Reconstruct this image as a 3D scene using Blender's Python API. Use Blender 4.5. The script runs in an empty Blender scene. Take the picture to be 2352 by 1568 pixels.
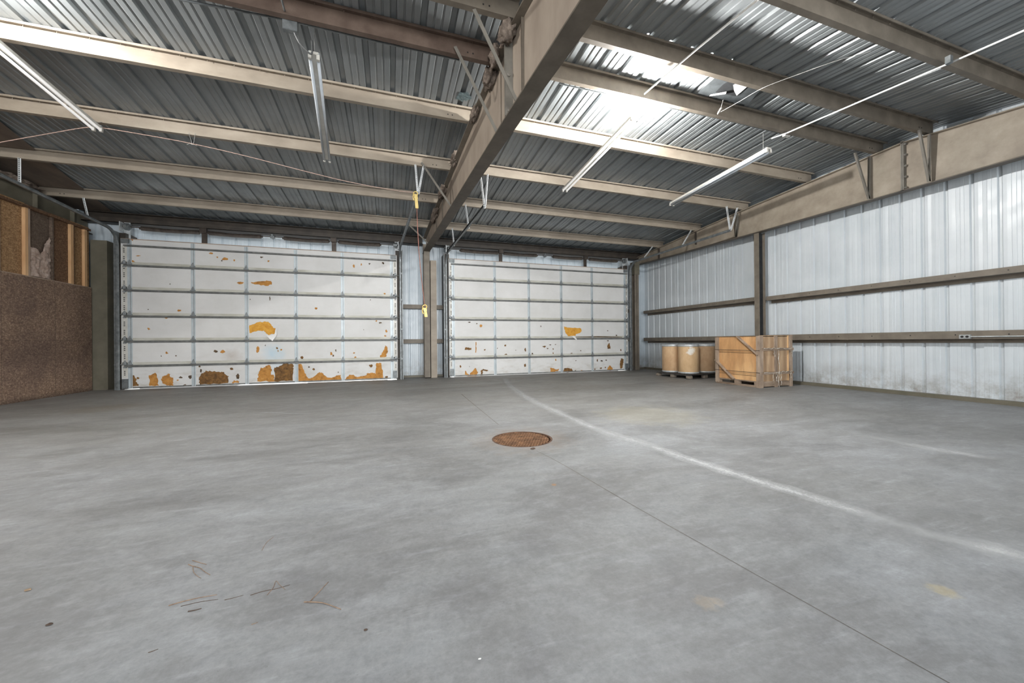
import bpy, bmesh, math, random
from mathutils import Vector, Matrix, noise
from mathutils.geometry import tessellate_polygon
random.seed(7)
SC = bpy.context.scene
COL = SC.collection
PI = math.pi

# ------------------------------------------------------------------ camera
F_PX, YAW, PITCH, ROLL, EYE = 857.16, 0.318352, 0.001128, -0.008903, 1.11
W, H = 2352, 1568
cy, sy, cp, sp = math.cos(YAW), math.sin(YAW), math.cos(PITCH), math.sin(PITCH)
fwd = Vector((sy*cp, cy*cp, sp)); rgt = Vector((cy, -sy, 0)); upv = rgt.cross(fwd)
cr, sr = math.cos(ROLL), math.sin(ROLL)
rgt, upv = cr*rgt + sr*upv, -sr*rgt + cr*upv
cam_d = bpy.data.cameras.new('camera')
cam = bpy.data.objects.new('camera', cam_d); COL.objects.link(cam)
cam_d.sensor_width = 36; cam_d.lens = F_PX*36/W; cam_d.clip_start = 0.05; cam_d.clip_end = 300
m = Matrix((rgt, upv, -fwd)).transposed().to_4x4(); m.translation = Vector((0, 0, EYE))
cam.matrix_world = m
SC.camera = cam
ORG = Vector((0, 0, EYE))

def ray(x, y):
    return rgt*((x-W/2)/F_PX) - upv*((y-H/2)/F_PX) + fwd
def on(p, axis, v):           # a measured point of the photograph, carried onto the real plane it lies in
    d = ray(*p); return ORG + d*((v-ORG[axis])/d[axis])
def onX(p, v): return on(p, 0, v)
def onY(p, v): return on(p, 1, v)
def onZ(p, v): return on(p, 2, v)

# ------------------------------------------------------------------ materials
def lin(c):
    out = []
    for v in c[:3]:
        v /= 255.0
        out.append(v/12.92 if v <= 0.04045 else ((v+0.055)/1.055)**2.4)
    return (*out, 1)

class NT:
    def __init__(s, name):
        s.m = bpy.data.materials.new(name); s.m.use_nodes = True
        s.t = s.m.node_tree; s.n = s.t.nodes; s.l = s.t.links
        s.b = s.n['Principled BSDF']; s._p = None
    def pos(s):
        if s._p is None: s._p = s.n.new('ShaderNodeNewGeometry').outputs['Position']
        return s._p
    def link(s, a, b): s.l.new(a, b)
    def mapping(s, scale=(1,1,1), rot=(0,0,0), src=None):
        k = s.n.new('ShaderNodeMapping'); k.inputs['Scale'].default_value = scale; k.inputs['Rotation'].default_value = rot
        s.link(src or s.pos(), k.inputs['Vector']); return k.outputs[0]
    def noise(s, scale=4, detail=6, rough=.6, vec=None, dist=0):
        k = s.n.new('ShaderNodeTexNoise'); k.inputs['Scale'].default_value = scale; k.inputs['Detail'].default_value = detail
        k.inputs['Roughness'].default_value = rough; k.inputs['Distortion'].default_value = dist
        s.link(vec or s.pos(), k.inputs['Vector']); return k.outputs['Fac']
    def voro(s, scale=20, vec=None, out='Color', feature='F1'):
        k = s.n.new('ShaderNodeTexVoronoi'); k.inputs['Scale'].default_value = scale; k.feature = feature
        s.link(vec or s.pos(), k.inputs['Vector']); return k.outputs[out]
    def ramp(s, fac, stops):
        k = s.n.new('ShaderNodeValToRGB'); e = k.color_ramp.elements
        while len(e) < len(stops): e.new(0.5)
        for i, (p, c) in enumerate(stops):
            e[i].position = p; e[i].color = c if len(c) == 4 else (*c, 1)
        s.link(fac, k.inputs[0]); return k.outputs[0]
    def mix(s, fac, a, b, mode='MIX'):
        k = s.n.new('ShaderNodeMix'); k.data_type = 'RGBA'; k.blend_type = mode
        for sock, v in ((k.inputs[0], fac), (k.inputs[6], a), (k.inputs[7], b)):
            if hasattr(v, 'is_output'): s.link(v, sock)
            else: sock.default_value = v
        return k.outputs[2]
    def math(s, op, a, b=0.0, c=None, clamp=False):
        k = s.n.new('ShaderNodeMath'); k.operation = op; k.use_clamp = clamp
        for i, v in enumerate((a, b) if c is None else (a, b, c)):
            if hasattr(v, 'is_output'): s.link(v, k.inputs[i])
            else: k.inputs[i].default_value = v
        return k.outputs[0]
    def maprange(s, v, a, b, c=0.0, d=1.0):
        k = s.n.new('ShaderNodeMapRange'); k.inputs[1].default_value = a; k.inputs[2].default_value = b
        k.inputs[3].default_value = c; k.inputs[4].default_value = d; s.link(v, k.inputs[0]); return k.outputs[0]
    def sep(s, v=None):
        k = s.n.new('ShaderNodeSeparateXYZ'); s.link(v or s.pos(), k.inputs[0]); return k.outputs
    def bump(s, h, strength=.3, dist=.01):
        k = s.n.new('ShaderNodeBump'); k.inputs['Strength'].default_value = strength; k.inputs['Distance'].default_value = dist
        s.link(h, k.inputs['Height']); s.link(k.outputs[0], s.b.inputs['Normal'])
    def base(s, c):
        if hasattr(c, 'is_output'): s.link(c, s.b.inputs['Base Color'])
        else: s.b.inputs['Base Color'].default_value = c
    def set(s, rough=None, metal=None, spec=None):
        if rough is not None:
            if hasattr(rough, 'is_output'): s.link(rough, s.b.inputs['Roughness'])
            else: s.b.inputs['Roughness'].default_value = rough
        if metal is not None: s.b.inputs['Metallic'].default_value = metal
        if spec is not None: s.b.inputs['Specular IOR Level'].default_value = spec

def simple(name, c1, c2, scale=5, rough=.6, metal=0, bump=0, bscale=60, stretch=(1,1,1), spec=.4, lo=.35, hi=.68):
    k = NT(name)
    f = k.noise(scale, 6, .62, k.mapping(stretch))
    k.base(k.ramp(f, [(lo, lin(c1)), (hi, lin(c2))]))
    k.set(rough, metal, spec)
    if bump: k.bump(k.noise(bscale, 4), bump)
    return k.m

M = {}
M['steel'] = simple('tan_primer_steel', (130, 120, 107), (152, 142, 128), 3.5, .55, 0, .06, 30, (.5, 1, 1))
M['steel_grey'] = simple('grey_brown_primer_steel', (99, 92, 82), (119, 111, 100), 4, .55, 0, .06, 30)
M['steel_red'] = simple('red_brown_shaded_steel', (78, 64, 56), (104, 89, 79), 3, .5, 0, .08, 40)
M['steel_olive'] = simple('olive_grey_steel', (92, 89, 76), (108, 103, 90), 3, .5, 0, .05, 30)
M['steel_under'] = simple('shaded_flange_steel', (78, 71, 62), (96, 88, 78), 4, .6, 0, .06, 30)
M['steel_brace'] = simple('grey_brace_steel', (100, 97, 90), (122, 118, 110), 4, .55)
M['steel_web'] = simple('pinkish_tan_web_steel', (136, 124, 112), (158, 146, 132), 2.5, .6, 0, .05, 30, (1, 1, .4))
M['steel_dark'] = simple('dark_brown_steel', (50, 45, 40), (68, 61, 54), 4, .55, 0, .06, 40)
M['spring'] = simple('oiled_spring_steel', (52, 46, 42), (78, 70, 63), 9, .5, .3, .2, 60)
M['galv'] = simple('galvanised_steel', (160, 165, 167), (194, 198, 200), 14, .38, .2, .03, 50)
M['galv_dark'] = simple('weathered_galvanised_steel', (92, 97, 99), (128, 132, 133), 10, .42, .35, .03, 50)
M['hanger'] = simple('bright_zinc_angle', (196, 200, 201), (220, 223, 224), 12, .4, 0)
M['hinge'] = simple('dull_zinc_hinge', (112, 117, 119), (142, 147, 149), 12, .45, .1)
M['strut'] = simple('dull_strut_steel', (92, 94, 93), (124, 126, 124), 9, .42, .1, 0)
M['pad_white'] = simple('white_enamel', (184, 182, 174), (204, 202, 196), 5, .35, 0, 0)
M['bolt'] = simple('bolt_steel', (140, 138, 132), (190, 188, 182), 30, .35, .8)
M['black'] = simple('black_rubber', (20, 20, 20), (34, 33, 32), 20, .6)
M['cable'] = simple('grey_cable', (72, 74, 75), (98, 99, 98), 20, .5)
M['rope_pink'] = simple('pinkish_cord', (158, 132, 122), (188, 164, 152), 40, .8)
M['rope_red'] = simple('faded_red_rope', (110, 72, 64), (140, 98, 86), 40, .85)
M['wire'] = simple('bare_wire', (150, 150, 148), (186, 186, 182), 20, .4, .5)
M['pipe_white'] = simple('white_conduit', (205, 207, 207), (226, 227, 226), 8, .4)
M['yellow'] = simple('worn_yellow_plastic', (178, 154, 82), (204, 182, 120), 14, .5, 0, .1)
M['twig'] = simple('dry_twig', (62, 50, 42), (100, 82, 68), 40, .8)
M['straw'] = simple('dry_pine_straw', (104, 84, 70), (156, 132, 110), 40, .8)
M['pit'] = simple('dark_pit_concrete', (20, 18, 16), (34, 30, 27), 6, .9)
M['ground'] = simple('sunlit_outside_concrete', (236, 236, 232), (246, 246, 244), 3, .9)
M['flap'] = simple('torn_white_facing', (214, 214, 212), (232, 232, 230), 9, .6, 0, .2, 30)
M['felt'] = simple('grey_felt_sheet', (54, 58, 60), (76, 81, 83), 8, .9, 0, .3, 60)
M['felt_and_shade'] = simple('black_felt_and_recess_shade', (30, 32, 33), (46, 48, 50), 8, .9)
M['liner'] = simple('brown_roof_liner', (92, 82, 74), (126, 112, 100), 2.2, .7, 0, .1, 14, (1, .35, 1))
M['stud'] = simple('bare_pine_stud', (190, 148, 106), (214, 176, 134), 5, .7, 0, .15, 30, (1, 1, .25))
M['stud_grey'] = simple('aged_stud', (140, 120, 104), (172, 152, 134), 6, .8, 0, .15, 30, (1, 1, .3))
M['old_wood'] = simple('weathered_grey_wood', (124, 107, 92), (166, 148, 130), 9, .85, 0, .3, 40, (1, 1, .25))
M['old_wood_h'] = simple('weathered_rail_wood', (112, 95, 80), (154, 136, 118), 9, .85, 0, .3, 40, (.3, .3, 1))
M['strap'] = simple('rusty_wire_strap', (58, 50, 44), (86, 74, 64), 20, .6)
M['wrap'] = simple('torn_plastic_wrap', (150, 142, 130), (206, 200, 190), 20, .45, 0, .3, 50)
M['pallet'] = simple('dark_stained_pallet', (44, 42, 40), (68, 64, 60), 6, .8, 0, .15)
M['pallet_end'] = simple('grey_pallet_block', (104, 96, 86), (140, 130, 118), 8, .85, 0, .2)
M['rust'] = simple('rusty_grate_iron', (92, 68, 50), (144, 108, 80), 9, .8, .15, .3, 90)
M['rust_dark'] = simple('rusty_ring_iron', (64, 46, 36), (110, 80, 60), 10, .85, .1, .3, 60)
M['outlet'] = simple('grey_outlet_box', (150, 154, 154), (176, 180, 180), 10, .4, .3)
M['leaf'] = simple('dead_leaf', (120, 100, 80), (170, 150, 124), 30, .85)

def m_panel(name, c1, c2, metal, rough, streak, dirt=False, spec=.5, amt0=.4):
    k = NT(name)
    f = k.noise(1.3, 5, .6)
    g = k.noise(3, 5, .6, k.mapping(streak))
    c = k.mix(k.math('MULTIPLY', g, amt0), k.ramp(f, [(.3, lin(c1)), (.72, lin(c2))]), lin(tuple(int(v*.8) for v in c1)))
    if dirt:
        z = k.sep()[2]
        amt = k.math('MULTIPLY', k.maprange(z, .1, .62, 1, 0), k.ramp(k.noise(3.2, 8, .75), [(.42, (0, 0, 0)), (.66, (1, 1, 1))]))
        c = k.mix(k.math('MULTIPLY', amt, .75), c, lin((106, 92, 72)))
        sp2 = k.ramp(k.noise(26, 3, .6), [(.71, (0, 0, 0)), (.78, (1, 1, 1))])
        c = k.mix(k.math('MULTIPLY', sp2, k.maprange(z, .2, 1.0, .8, 0)), c, lin((74, 62, 50)))
    k.base(c); k.set(k.maprange(k.noise(6, 4), .3, .7, rough-.06, rough+.1), metal, spec)
    return k.m
M['roof'] = m_panel('galvalume_roof_sheet', (126, 131, 133), (150, 155, 157), .3, .34, (6, .35, 1))
M['wall_sheet'] = m_panel('pale_blue_grey_wall_sheet', (188, 196, 201), (203, 209, 213), .0, .36, (5, 5, .3), True, .5, .15)
M['wall_sheet_back'] = m_panel('pale_back_wall_sheet', (176, 187, 195), (196, 205, 211), .0, .34, (5, 5, .3), True, .5, .15)

YD = 11.9
def m_door():
    k = NT('white_embossed_door_facing')
    f = k.noise(1.1, 5, .6)
    c = k.ramp(f, [(.3, lin((199, 199, 197))), (.7, lin((212, 212, 211)))])
    d = k.noise(2.2, 7, .7, k.mapping((1, 1, 3)))
    z = k.sep()[2]
    amt = k.math('MULTIPLY', k.maprange(z, .05, .9, .5, .06), k.ramp(d, [(.5, (0, 0, 0)), (.72, (1, 1, 1))]))
    c = k.mix(amt, c, lin((150, 136, 112)))
    v = k.voro(170, None, 'Distance')
    spk = k.ramp(k.noise(75, 2, .6), [(.66, (0, 0, 0)), (.74, (1, 1, 1))])
    c = k.mix(k.math('MULTIPLY', spk, .22), c, lin((120, 112, 100)))
    for px, r, a, col in (((628, 812), .34, .5, (150, 196, 220)), ((640, 848), .25, .4, (160, 200, 222)), ((532, 818), .26, .45, (150, 132, 116)), ((880, 610), .4, .25, (150, 146, 138)), ((700, 855), .4, .25, (140, 130, 116))):
        q = onY(px, YD); dn = k.n.new('ShaderNodeVectorMath'); dn.operation = 'DISTANCE'; k.link(k.pos(), dn.inputs[0]); dn.inputs[1].default_value = q
        dd = k.math('ADD', dn.outputs['Value'], k.math('MULTIPLY', k.math('SUBTRACT', k.noise(6, 6, .7), .5), r*1.2))
        c = k.mix(k.maprange(dd, 0, r, a, 0), c, lin(col))
    k.base(c); k.set(.5, 0, .4); k.bump(v, .35, .004)
    return k.m
M['door'] = m_door()
M['stile'] = simple('pale_blue_stile', (168, 178, 183), (188, 197, 201), 4, .4, .15)
M['rail_pale'] = simple('dirty_pale_rail', (168, 166, 154), (196, 196, 188), 6, .5, .05, 0, 60, (.4, 1, 1))
M['door_edge'] = simple('dusty_top_edge', (140, 122, 106), (168, 150, 134), 5, .7)

def m_foam(name, a, b, c3):
    k = NT(name)
    c = k.ramp(k.noise(9, 7, .7), [(.3, lin(c3)), (.48, lin(a)), (.7, lin(b))])
    k.base(c); k.set(.9, 0, .15); k.bump(k.noise(30, 6, .7), .6, .02)
    return k.m
M['foam'] = m_foam('exposed_orange_foam', (180, 128, 68), (200, 150, 86), (128, 92, 54))
M['foam_bright'] = m_foam('fresh_yellow_foam', (206, 152, 66), (222, 172, 84), (186, 124, 50))
M['foam_brown'] = m_foam('browned_foam', (112, 84, 54), (150, 112, 66), (70, 54, 40))
M['foam_dark'] = m_foam('dark_scuff', (86, 72, 58), (118, 98, 74), (56, 50, 44))

def m_osb(name, c1, c2, c3, stain=True):
    k = NT(name)
    v1 = k.voro(30, k.mapping((1, 1, 1.9), (.6, 0, 0)), 'Color')
    v2 = k.voro(36, k.mapping((1, 2.0, 1), (-.5, .4, 0)), 'Color')
    s1 = k.n.new('ShaderNodeSeparateColor'); k.link(v1, s1.inputs[0])
    s2 = k.n.new('ShaderNodeSeparateColor'); k.link(v2, s2.inputs[0])
    f = k.math('ADD', k.math('ADD', k.math('MULTIPLY', s1.outputs[0], .4), k.math('MULTIPLY', s2.outputs[1], .3)), k.math('MULTIPLY', k.noise(45, 6, .8), .3))
    c = k.ramp(f, [(.12, lin(c1)), (.55, lin(c2)), (.93, lin(c3))])
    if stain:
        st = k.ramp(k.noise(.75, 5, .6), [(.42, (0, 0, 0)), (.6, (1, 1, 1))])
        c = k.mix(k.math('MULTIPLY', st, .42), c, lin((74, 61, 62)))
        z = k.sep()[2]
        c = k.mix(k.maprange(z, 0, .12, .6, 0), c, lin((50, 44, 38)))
    k.base(c); k.set(.75, 0, .25); k.bump(f, .25, .006)
    return k.m
M['osb'] = m_osb('dark_stained_strand_board', (100, 80, 67), (136, 113, 96), (184, 160, 138))
M['osb_light'] = m_osb('tan_strand_board', (112, 84, 58), (150, 118, 84), (186, 154, 116), False)
M['osb_mid'] = m_osb('brown_strand_board', (78, 58, 44), (108, 82, 62), (142, 112, 86), False)
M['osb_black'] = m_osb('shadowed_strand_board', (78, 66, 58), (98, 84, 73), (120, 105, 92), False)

def m_insul(name, a, b, c3):
    k = NT(name)
    c = k.ramp(k.noise(7, 8, .75), [(.28, lin(a)), (.5, lin(b)), (.72, lin(c3))])
    k.base(c); k.set(.95, 0, .1); k.bump(k.noise(24, 8, .8), .9, .03)
    return k.m
M['insul'] = m_insul('pinkish_glass_wool', (142, 118, 104), (190, 168, 154), (216, 200, 190))
M['insul_grey'] = m_insul('grey_dusty_insulation', (66, 58, 52), (132, 120, 110), (188, 172, 158))

def m_ply(name, c1, c2, c3):
    k = NT(name)
    w = k.n.new('ShaderNodeTexWave'); w.inputs['Scale'].default_value = 1.3; w.inputs['Distortion'].default_value = 9
    w.inputs['Detail'].default_value = 3; w.inputs['Detail Scale'].default_value = .8
    k.link(k.mapping((1.2, 1.2, .4)), w.inputs['Vector'])
    c = k.ramp(w.outputs['Fac'], [(.1, lin(c1)), (.6, lin(c2)), (1, lin(c3))])
    d = k.ramp(k.noise(4, 7, .7, k.mapping((2, 2, .5))), [(.45, (0, 0, 0)), (.75, (1, 1, 1))])
    c = k.mix(k.math('MULTIPLY', d, .5), c, lin(tuple(int(v*.62) for v in c1)))
    k.base(c); k.set(.7, 0, .3); k.bump(w.outputs['Fac'], .1, .004)
    return k.m
M['ply'] = m_ply('orange_plywood', (190, 146, 100), (208, 166, 118), (218, 180, 134))
M['ply_grey'] = m_ply('weathered_plywood', (158, 130, 102), (172, 144, 114), (184, 157, 126))

def m_drum(name, c1, c2, spot=None):
    k = NT(name)
    c = k.ramp(k.noise(4, 7, .65, k.mapping((1, 1, .6))), [(.3, lin(c1)), (.7, lin(c2))])
    d = k.ramp(k.noise(6, 8, .8, k.mapping((3, 3, .6))), [(.58, (0, 0, 0)), (.7, (1, 1, 1))])
    c = k.mix(k.math('MULTIPLY', d, .45), c, lin((112, 84, 60)))
    if spot:
        dn = k.n.new('ShaderNodeVectorMath'); dn.operation = 'DISTANCE'; k.link(k.pos(), dn.inputs[0]); dn.inputs[1].default_value = spot
        q = k.math('ADD', dn.outputs['Value'], k.math('MULTIPLY', k.math('SUBTRACT', k.noise(11, 6), .5), .3))
        c = k.mix(k.maprange(q, .07, .13, .9, 0), c, lin((224, 222, 214)))
    k.base(c); k.set(.65, 0, .3)
    return k.m

def m_floor():
    k = NT('worn_grey_concrete')
    x, y, z = k.sep()
    big = k.noise(.33, 5, .55, k.mapping((1, 1.2, 1)))
    mid = k.noise(1.5, 8, .68, k.mapping((.6, 1.5, 1), (0, 0, .25)), .6)
    fine = k.noise(17, 8, .75)
    c = k.ramp(mid, [(.28, lin((132, 132, 132))), (.5, lin((156, 157, 158))), (.75, lin((174, 177, 180)))])
    c = k.mix(k.math('MULTIPLY', k.ramp(big, [(.38, (0, 0, 0)), (.66, (1, 1, 1))]), .6), c, lin((130, 128, 124)))
    # brushed trowel streaks, paler
    st = k.ramp(k.noise(3.2, 7, .7, k.mapping((.7, 5, 1), (0, 0, .35))), [(.55, (0, 0, 0)), (.78, (1, 1, 1))])
    c = k.mix(k.math('MULTIPLY', st, .6), c, lin((192, 195, 198)))
    sm = k.ramp(k.noise(.9, 6, .7, k.mapping((1, 1, 1), (0, 0, 1))), [(.6, (0, 0, 0)), (.76, (1, 1, 1))])
    c = k.mix(k.math('MULTIPLY', sm, .35), c, lin((196, 200, 204)))
    # oily brown darkening towards the back right and along the back wall
    far = k.math('MULTIPLY', k.maprange(y, 4, 9.5, 0, 1), k.maprange(x, -3, 4, .45, 1))
    oil = k.ramp(k.noise(.8, 7, .68, k.mapping((.55, 1.3, 1), (0, 0, -.2))), [(.4, (0, 0, 0)), (.62, (1, 1, 1))])
    c = k.mix(k.math('MULTIPLY', far, k.math('MULTIPLY', oil, .72)), c, lin((104, 96, 86)))
    c = k.mix(k.math('MULTIPLY', far, .3), c, lin((144, 138, 128)))
    # scattered small dark and pale specks
    fs = k.noise(42, 8, .8)
    c = k.mix(.5, c, k.ramp(fs, [(.32, (.36, .36, .36)), (.68, (.64, .64, .64))]), 'OVERLAY')
    spk = k.ramp(k.noise(60, 2, .5), [(.70, (0, 0, 0)), (.76, (1, 1, 1))])
    c = k.mix(k.math('MULTIPLY', spk, .35), c, lin((104, 102, 100)))
    c = k.mix(k.math('MULTIPLY', k.ramp(fine, [(.4, (0, 0, 0)), (.62, (1, 1, 1))]), .28), c, lin((120, 121, 122)))
    dk = k.ramp(k.noise(.55, 8, .72, k.mapping((.8, 1.4, 1), (0, 0, .5)), .8), [(.47, (0, 0, 0)), (.66, (1, 1, 1))])
    c = k.mix(k.math('MULTIPLY', dk, .62), c, lin((108, 107, 106)))
    pl = k.ramp(k.noise(5.5, 8, .75, k.mapping((1, 1.6, 1), (0, 0, -.4))), [(.5, (0, 0, 0)), (.72, (1, 1, 1))])
    c = k.mix(k.math('MULTIPLY', pl, .22), c, lin((200, 203, 206)))
    md = k.noise(3.4, 9, .78, k.mapping((.85, 1.25, 1), (0, 0, .3)), .4)
    c = k.mix(.55, c, k.ramp(md, [(.32, (.38, .38, .39)), (.5, (.5, .5, .5)), (.7, (.62, .62, .62))]), 'OVERLAY')
    pit = k.ramp(k.noise(26, 4, .6), [(.69, (0, 0, 0)), (.75, (1, 1, 1))])
    c = k.mix(k.math('MULTIPLY', pit, .3), c, lin((110, 110, 110)))
    # yellow stains
    for (px, r, a, col) in (((2165, 1356), .05, .34, (212, 192, 136)), ((1620, 1384), .045, .2, (206, 180, 138)), ((1648, 1381), .03, .16, (206, 180, 138)), ((1272, 1113), .022, .6, (178, 126, 66)), ((1490, 952), .75, .26, (182, 174, 146)), ((1200, 1008), .55, .3, (146, 126, 106)), ((240, 938), .5, .35, (120, 106, 84))):
        sx, sy_, _ = onZ(px, 0)
        vx = k.math('SUBTRACT', x, sx); vy = k.math('SUBTRACT', y, sy_)
        d = k.math('SQRT', k.math('ADD', k.math('MULTIPLY', vx, vx), k.math('MULTIPLY', vy, vy)))
        d = k.math('ADD', d, k.math('MULTIPLY', k.math('SUBTRACT', k.noise(4/max(r, .1), 4), .5), r*1.6))
        c = k.mix(k.maprange(d, r*.6, r*1.2, a, 0), c, lin(col))
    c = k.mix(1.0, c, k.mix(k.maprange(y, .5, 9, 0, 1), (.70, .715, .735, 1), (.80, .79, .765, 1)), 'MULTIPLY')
    k.base(c)
    k.set(k.maprange(mid, .3, .7, .5, .66), 0, .35)
    k.bump(k.noise(40, 8, .7), .12, .004)
    return k.m
M['floor'] = m_floor()

def m_chalk():
    k = NT('scuffed_white_floor_paint')
    k.base(lin((196, 198, 199))); k.set(.8, 0, .2)
    uv = k.n.new('ShaderNodeUVMap'); s = k.sep(uv.outputs[0])
    edge = k.maprange(k.math('ABSOLUTE', k.math('SUBTRACT', s[0], .5)), .02, .5, 1, 0)
    n = k.noise(5, 8, .75, k.mapping((1.6, 1, 1), (0, 0, .4))); n2 = k.noise(55, 5, .7)
    f = k.math('ADD', k.math('MULTIPLY', n, .75), k.math('MULTIPLY', n2, .4))
    f = k.maprange(k.math('ADD', f, k.math('MULTIPLY', edge, .42)), .66, 1.08, 0, .8)
    f = k.math('MULTIPLY', f, k.maprange(edge, 0, .25))
    f = k.math('MULTIPLY', f, s[1], 0, True)
    k.link(f, k.b.inputs['Alpha'])
    return k.m
M['chalk'] = m_chalk()
M['joint'] = simple('dirty_joint', (90, 86, 79), (116, 110, 102), 9, .9)

def m_emit(name, col, s):
    k = NT(name); k.base((1, 1, 1, 1)); k.b.inputs['Emission Color'].default_value = col; k.b.inputs['Emission Strength'].default_value = s
    k.set(.3); return k.m
M['tube'] = simple('unlit_fluorescent_tube', (176, 183, 190), (196, 202, 207), 3, .22)
M['tube_lit'] = m_emit('lit_fluorescent_tube', (1, .98, .95, 1), .55)


# ------------------------------------------------------------------ mesh helpers
class MB:
    def __init__(s, mats=1): s.bm = bmesh.new(); s.uv = None
    def face(s, pts, mi=0):
        f = s.bm.faces.new([s.bm.verts.new(p) for p in pts]); f.material_index = mi; return f
    def hexa(s, A, B, mi=0):           # A, B: matching rings of points
        va = [s.bm.verts.new(p) for p in A]; vb = [s.bm.verts.new(p) for p in B]; n = len(va)
        for f in ([va[::-1], vb] + [[va[i], va[(i+1) % n], vb[(i+1) % n], vb[i]] for i in range(n)]):
            s.bm.faces.new(f).material_index = mi
    def box(s, x0, x1, y0, y1, z0, z1, mi=0):
        s.hexa([(x0, y0, z0), (x1, y0, z0), (x1, y1, z0), (x0, y1, z0)], [(x0, y0, z1), (x1, y0, z1), (x1, y1, z1), (x0, y1, z1)], mi)
    def loft(s, rings, cap=True, mi=0, closed=True):
        R = [[s.bm.verts.new(p) for p in r] for r in rings]; n = len(R[0])
        for a, b in zip(R, R[1:]):
            for i in range(n if closed else n-1):
                s.bm.faces.new([a[i], a[(i+1) % n], b[(i+1) % n], b[i]]).material_index = mi
        if cap and closed:
            s.bm.faces.new(R[0][::-1]).material_index = mi; s.bm.faces.new(R[-1]).material_index = mi
    def tube(s, pts, r, n=8, mi=0, cap=True):
        pts = [Vector(p) for p in pts]; rings = []
        for i, p in enumerate(pts):
            t = (pts[min(i+1, len(pts)-1)] - pts[max(i-1, 0)]).normalized()
            u = t.cross(Vector((0, 0, 1)))
            if u.length < .15: u = t.cross(Vector((0, 1, 0)))
            u.normalize(); v = u.cross(t)
            rr = r[i] if isinstance(r, (list, tuple)) else r
            rings.append([p + (u*math.cos(2*PI*k/n) + v*math.sin(2*PI*k/n))*rr for k in range(n)])
        s.loft(rings, cap, mi)
    def bar(s, a, b, w, t, mi=0, ref=(0, 0, 1)):   # flat bar from a to b, width w along ref-ish, thickness t
        a, b = Vector(a), Vector(b); d = (b-a).normalized(); r = Vector(ref)
        u = d.cross(r)
        if u.length < .1: u = d.cross(Vector((1, 0, 0)))
        u.normalize(); v = u.cross(d).normalized(); u *= t/2; v *= w/2
        s.hexa([a-u-v, a+u-v, a+u+v, a-u+v], [b-u-v, b+u-v, b+u+v, b-u+v], mi)
    def cyl(s, c, axis, r, L, n=20, mi=0):
        c = Vector(c); d = Vector(axis).normalized()*L
        s.tube([c, c+d], r, n, mi)
    def lathe(s, c, prof, n=40, mi=0):
        rings = [[(c[0]+r*math.cos(2*PI*i/n), c[1]+r*math.sin(2*PI*i/n), c[2]+z) for i in range(n)] for r, z in prof]
        s.loft(rings, True, mi)
    def build(s, name, mat, parent=None, smooth=False, base=None):
        bm = s.bm
        if not getattr(s, 'keep', False): bmesh.ops.recalc_face_normals(bm, faces=bm.faces)
        if parent is None and base is None:
            xs = [v.co for v in bm.verts]
            base = Vector(((min(v.x for v in xs)+max(v.x for v in xs))/2, (min(v.y for v in xs)+max(v.y for v in xs))/2, min(v.z for v in xs)))
        off = Vector(base) if parent is None else wloc(parent)
        for v in bm.verts: v.co -= off
        me = bpy.data.meshes.new(name); bm.to_mesh(me); bm.free()
        for mm in (mat if isinstance(mat, (list, tuple)) else [mat]): me.materials.append(M[mm] if isinstance(mm, str) else mm)
        if smooth:
            for p in me.polygons: p.use_smooth = True
        o = bpy.data.objects.new(name, me); COL.objects.link(o)
        if parent is None: o.location = off
        else: o.parent = parent
        WL[o.name] = Vector(off)
        return o
WL = {}
def wloc(o): return WL[o.name]

def tag(o, label=None, cat=None, group=None, kind=None):
    if label: o['label'] = label
    if cat: o['category'] = cat
    if group: o['group'] = group
    if kind: o['kind'] = kind
    return o
def thing(name, loc, label, cat, group=None, kind=None):
    o = bpy.data.objects.new(name, None); COL.objects.link(o); o.location = Vector(loc); o.empty_display_size = .1
    WL[o.name] = Vector(loc)
    return tag(o, label, cat, group, kind)

def smooth_pts(pts, n=6):
    P = [Vector(p) for p in pts]; out = []
    for i in range(len(P)-1):
        p0, p1, p2, p3 = P[max(i-1, 0)], P[i], P[i+1], P[min(i+2, len(P)-1)]
        for k in range(n):
            t = k/n
            out.append(.5*((2*p1) + (p2-p0)*t + (2*p0-5*p1+4*p2-p3)*t*t + (3*p1-p0-3*p2+p3)*t**3))
    return out + [P[-1]]

# ------------------------------------------------------------------ key dimensions
YB = 12.5          # back wall sheet
YD = 11.9          # face of the two sectional doors
XR = 9.72          # right wall sheet
XL = -6.98         # left wood wall
YN = -6.0          # how far the building runs on behind the camera
PY = [11.06, 9.35, 7.70, 6.09, 4.75, 4.03, 2.80, 1.15, -.5, -2.2, -3.9, -5.6]
PZ = [4.455, 4.57, 4.67, 4.77, 4.80, 4.81, 4.64, 4.53, 4.42, 4.31, 4.2, 4.1]       # undersides
PH = .2
roofline = [(12.75, 4.35+PH)] + [(a, b+PH) for a, b in zip(PY[:5], PZ[:5])] + [(4.39, 4.815+PH)] + [(a, b+PH) for a, b in zip(PY[5:], PZ[5:])] + [(-6.2, 4.06+PH)]
def roofz(y):
    for (a, za), (b, zb) in zip(roofline, roofline[1:]):
        if b <= y <= a: return za + (zb-za)*(a-y)/(a-b)
    return roofline[0][1] if y > 12 else roofline[-1][1]
def cx(y):          # centre line of the middle rafter, slightly out of true
    return 1.14 + (12.0-y)*(1.455-1.14)/7.7

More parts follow.
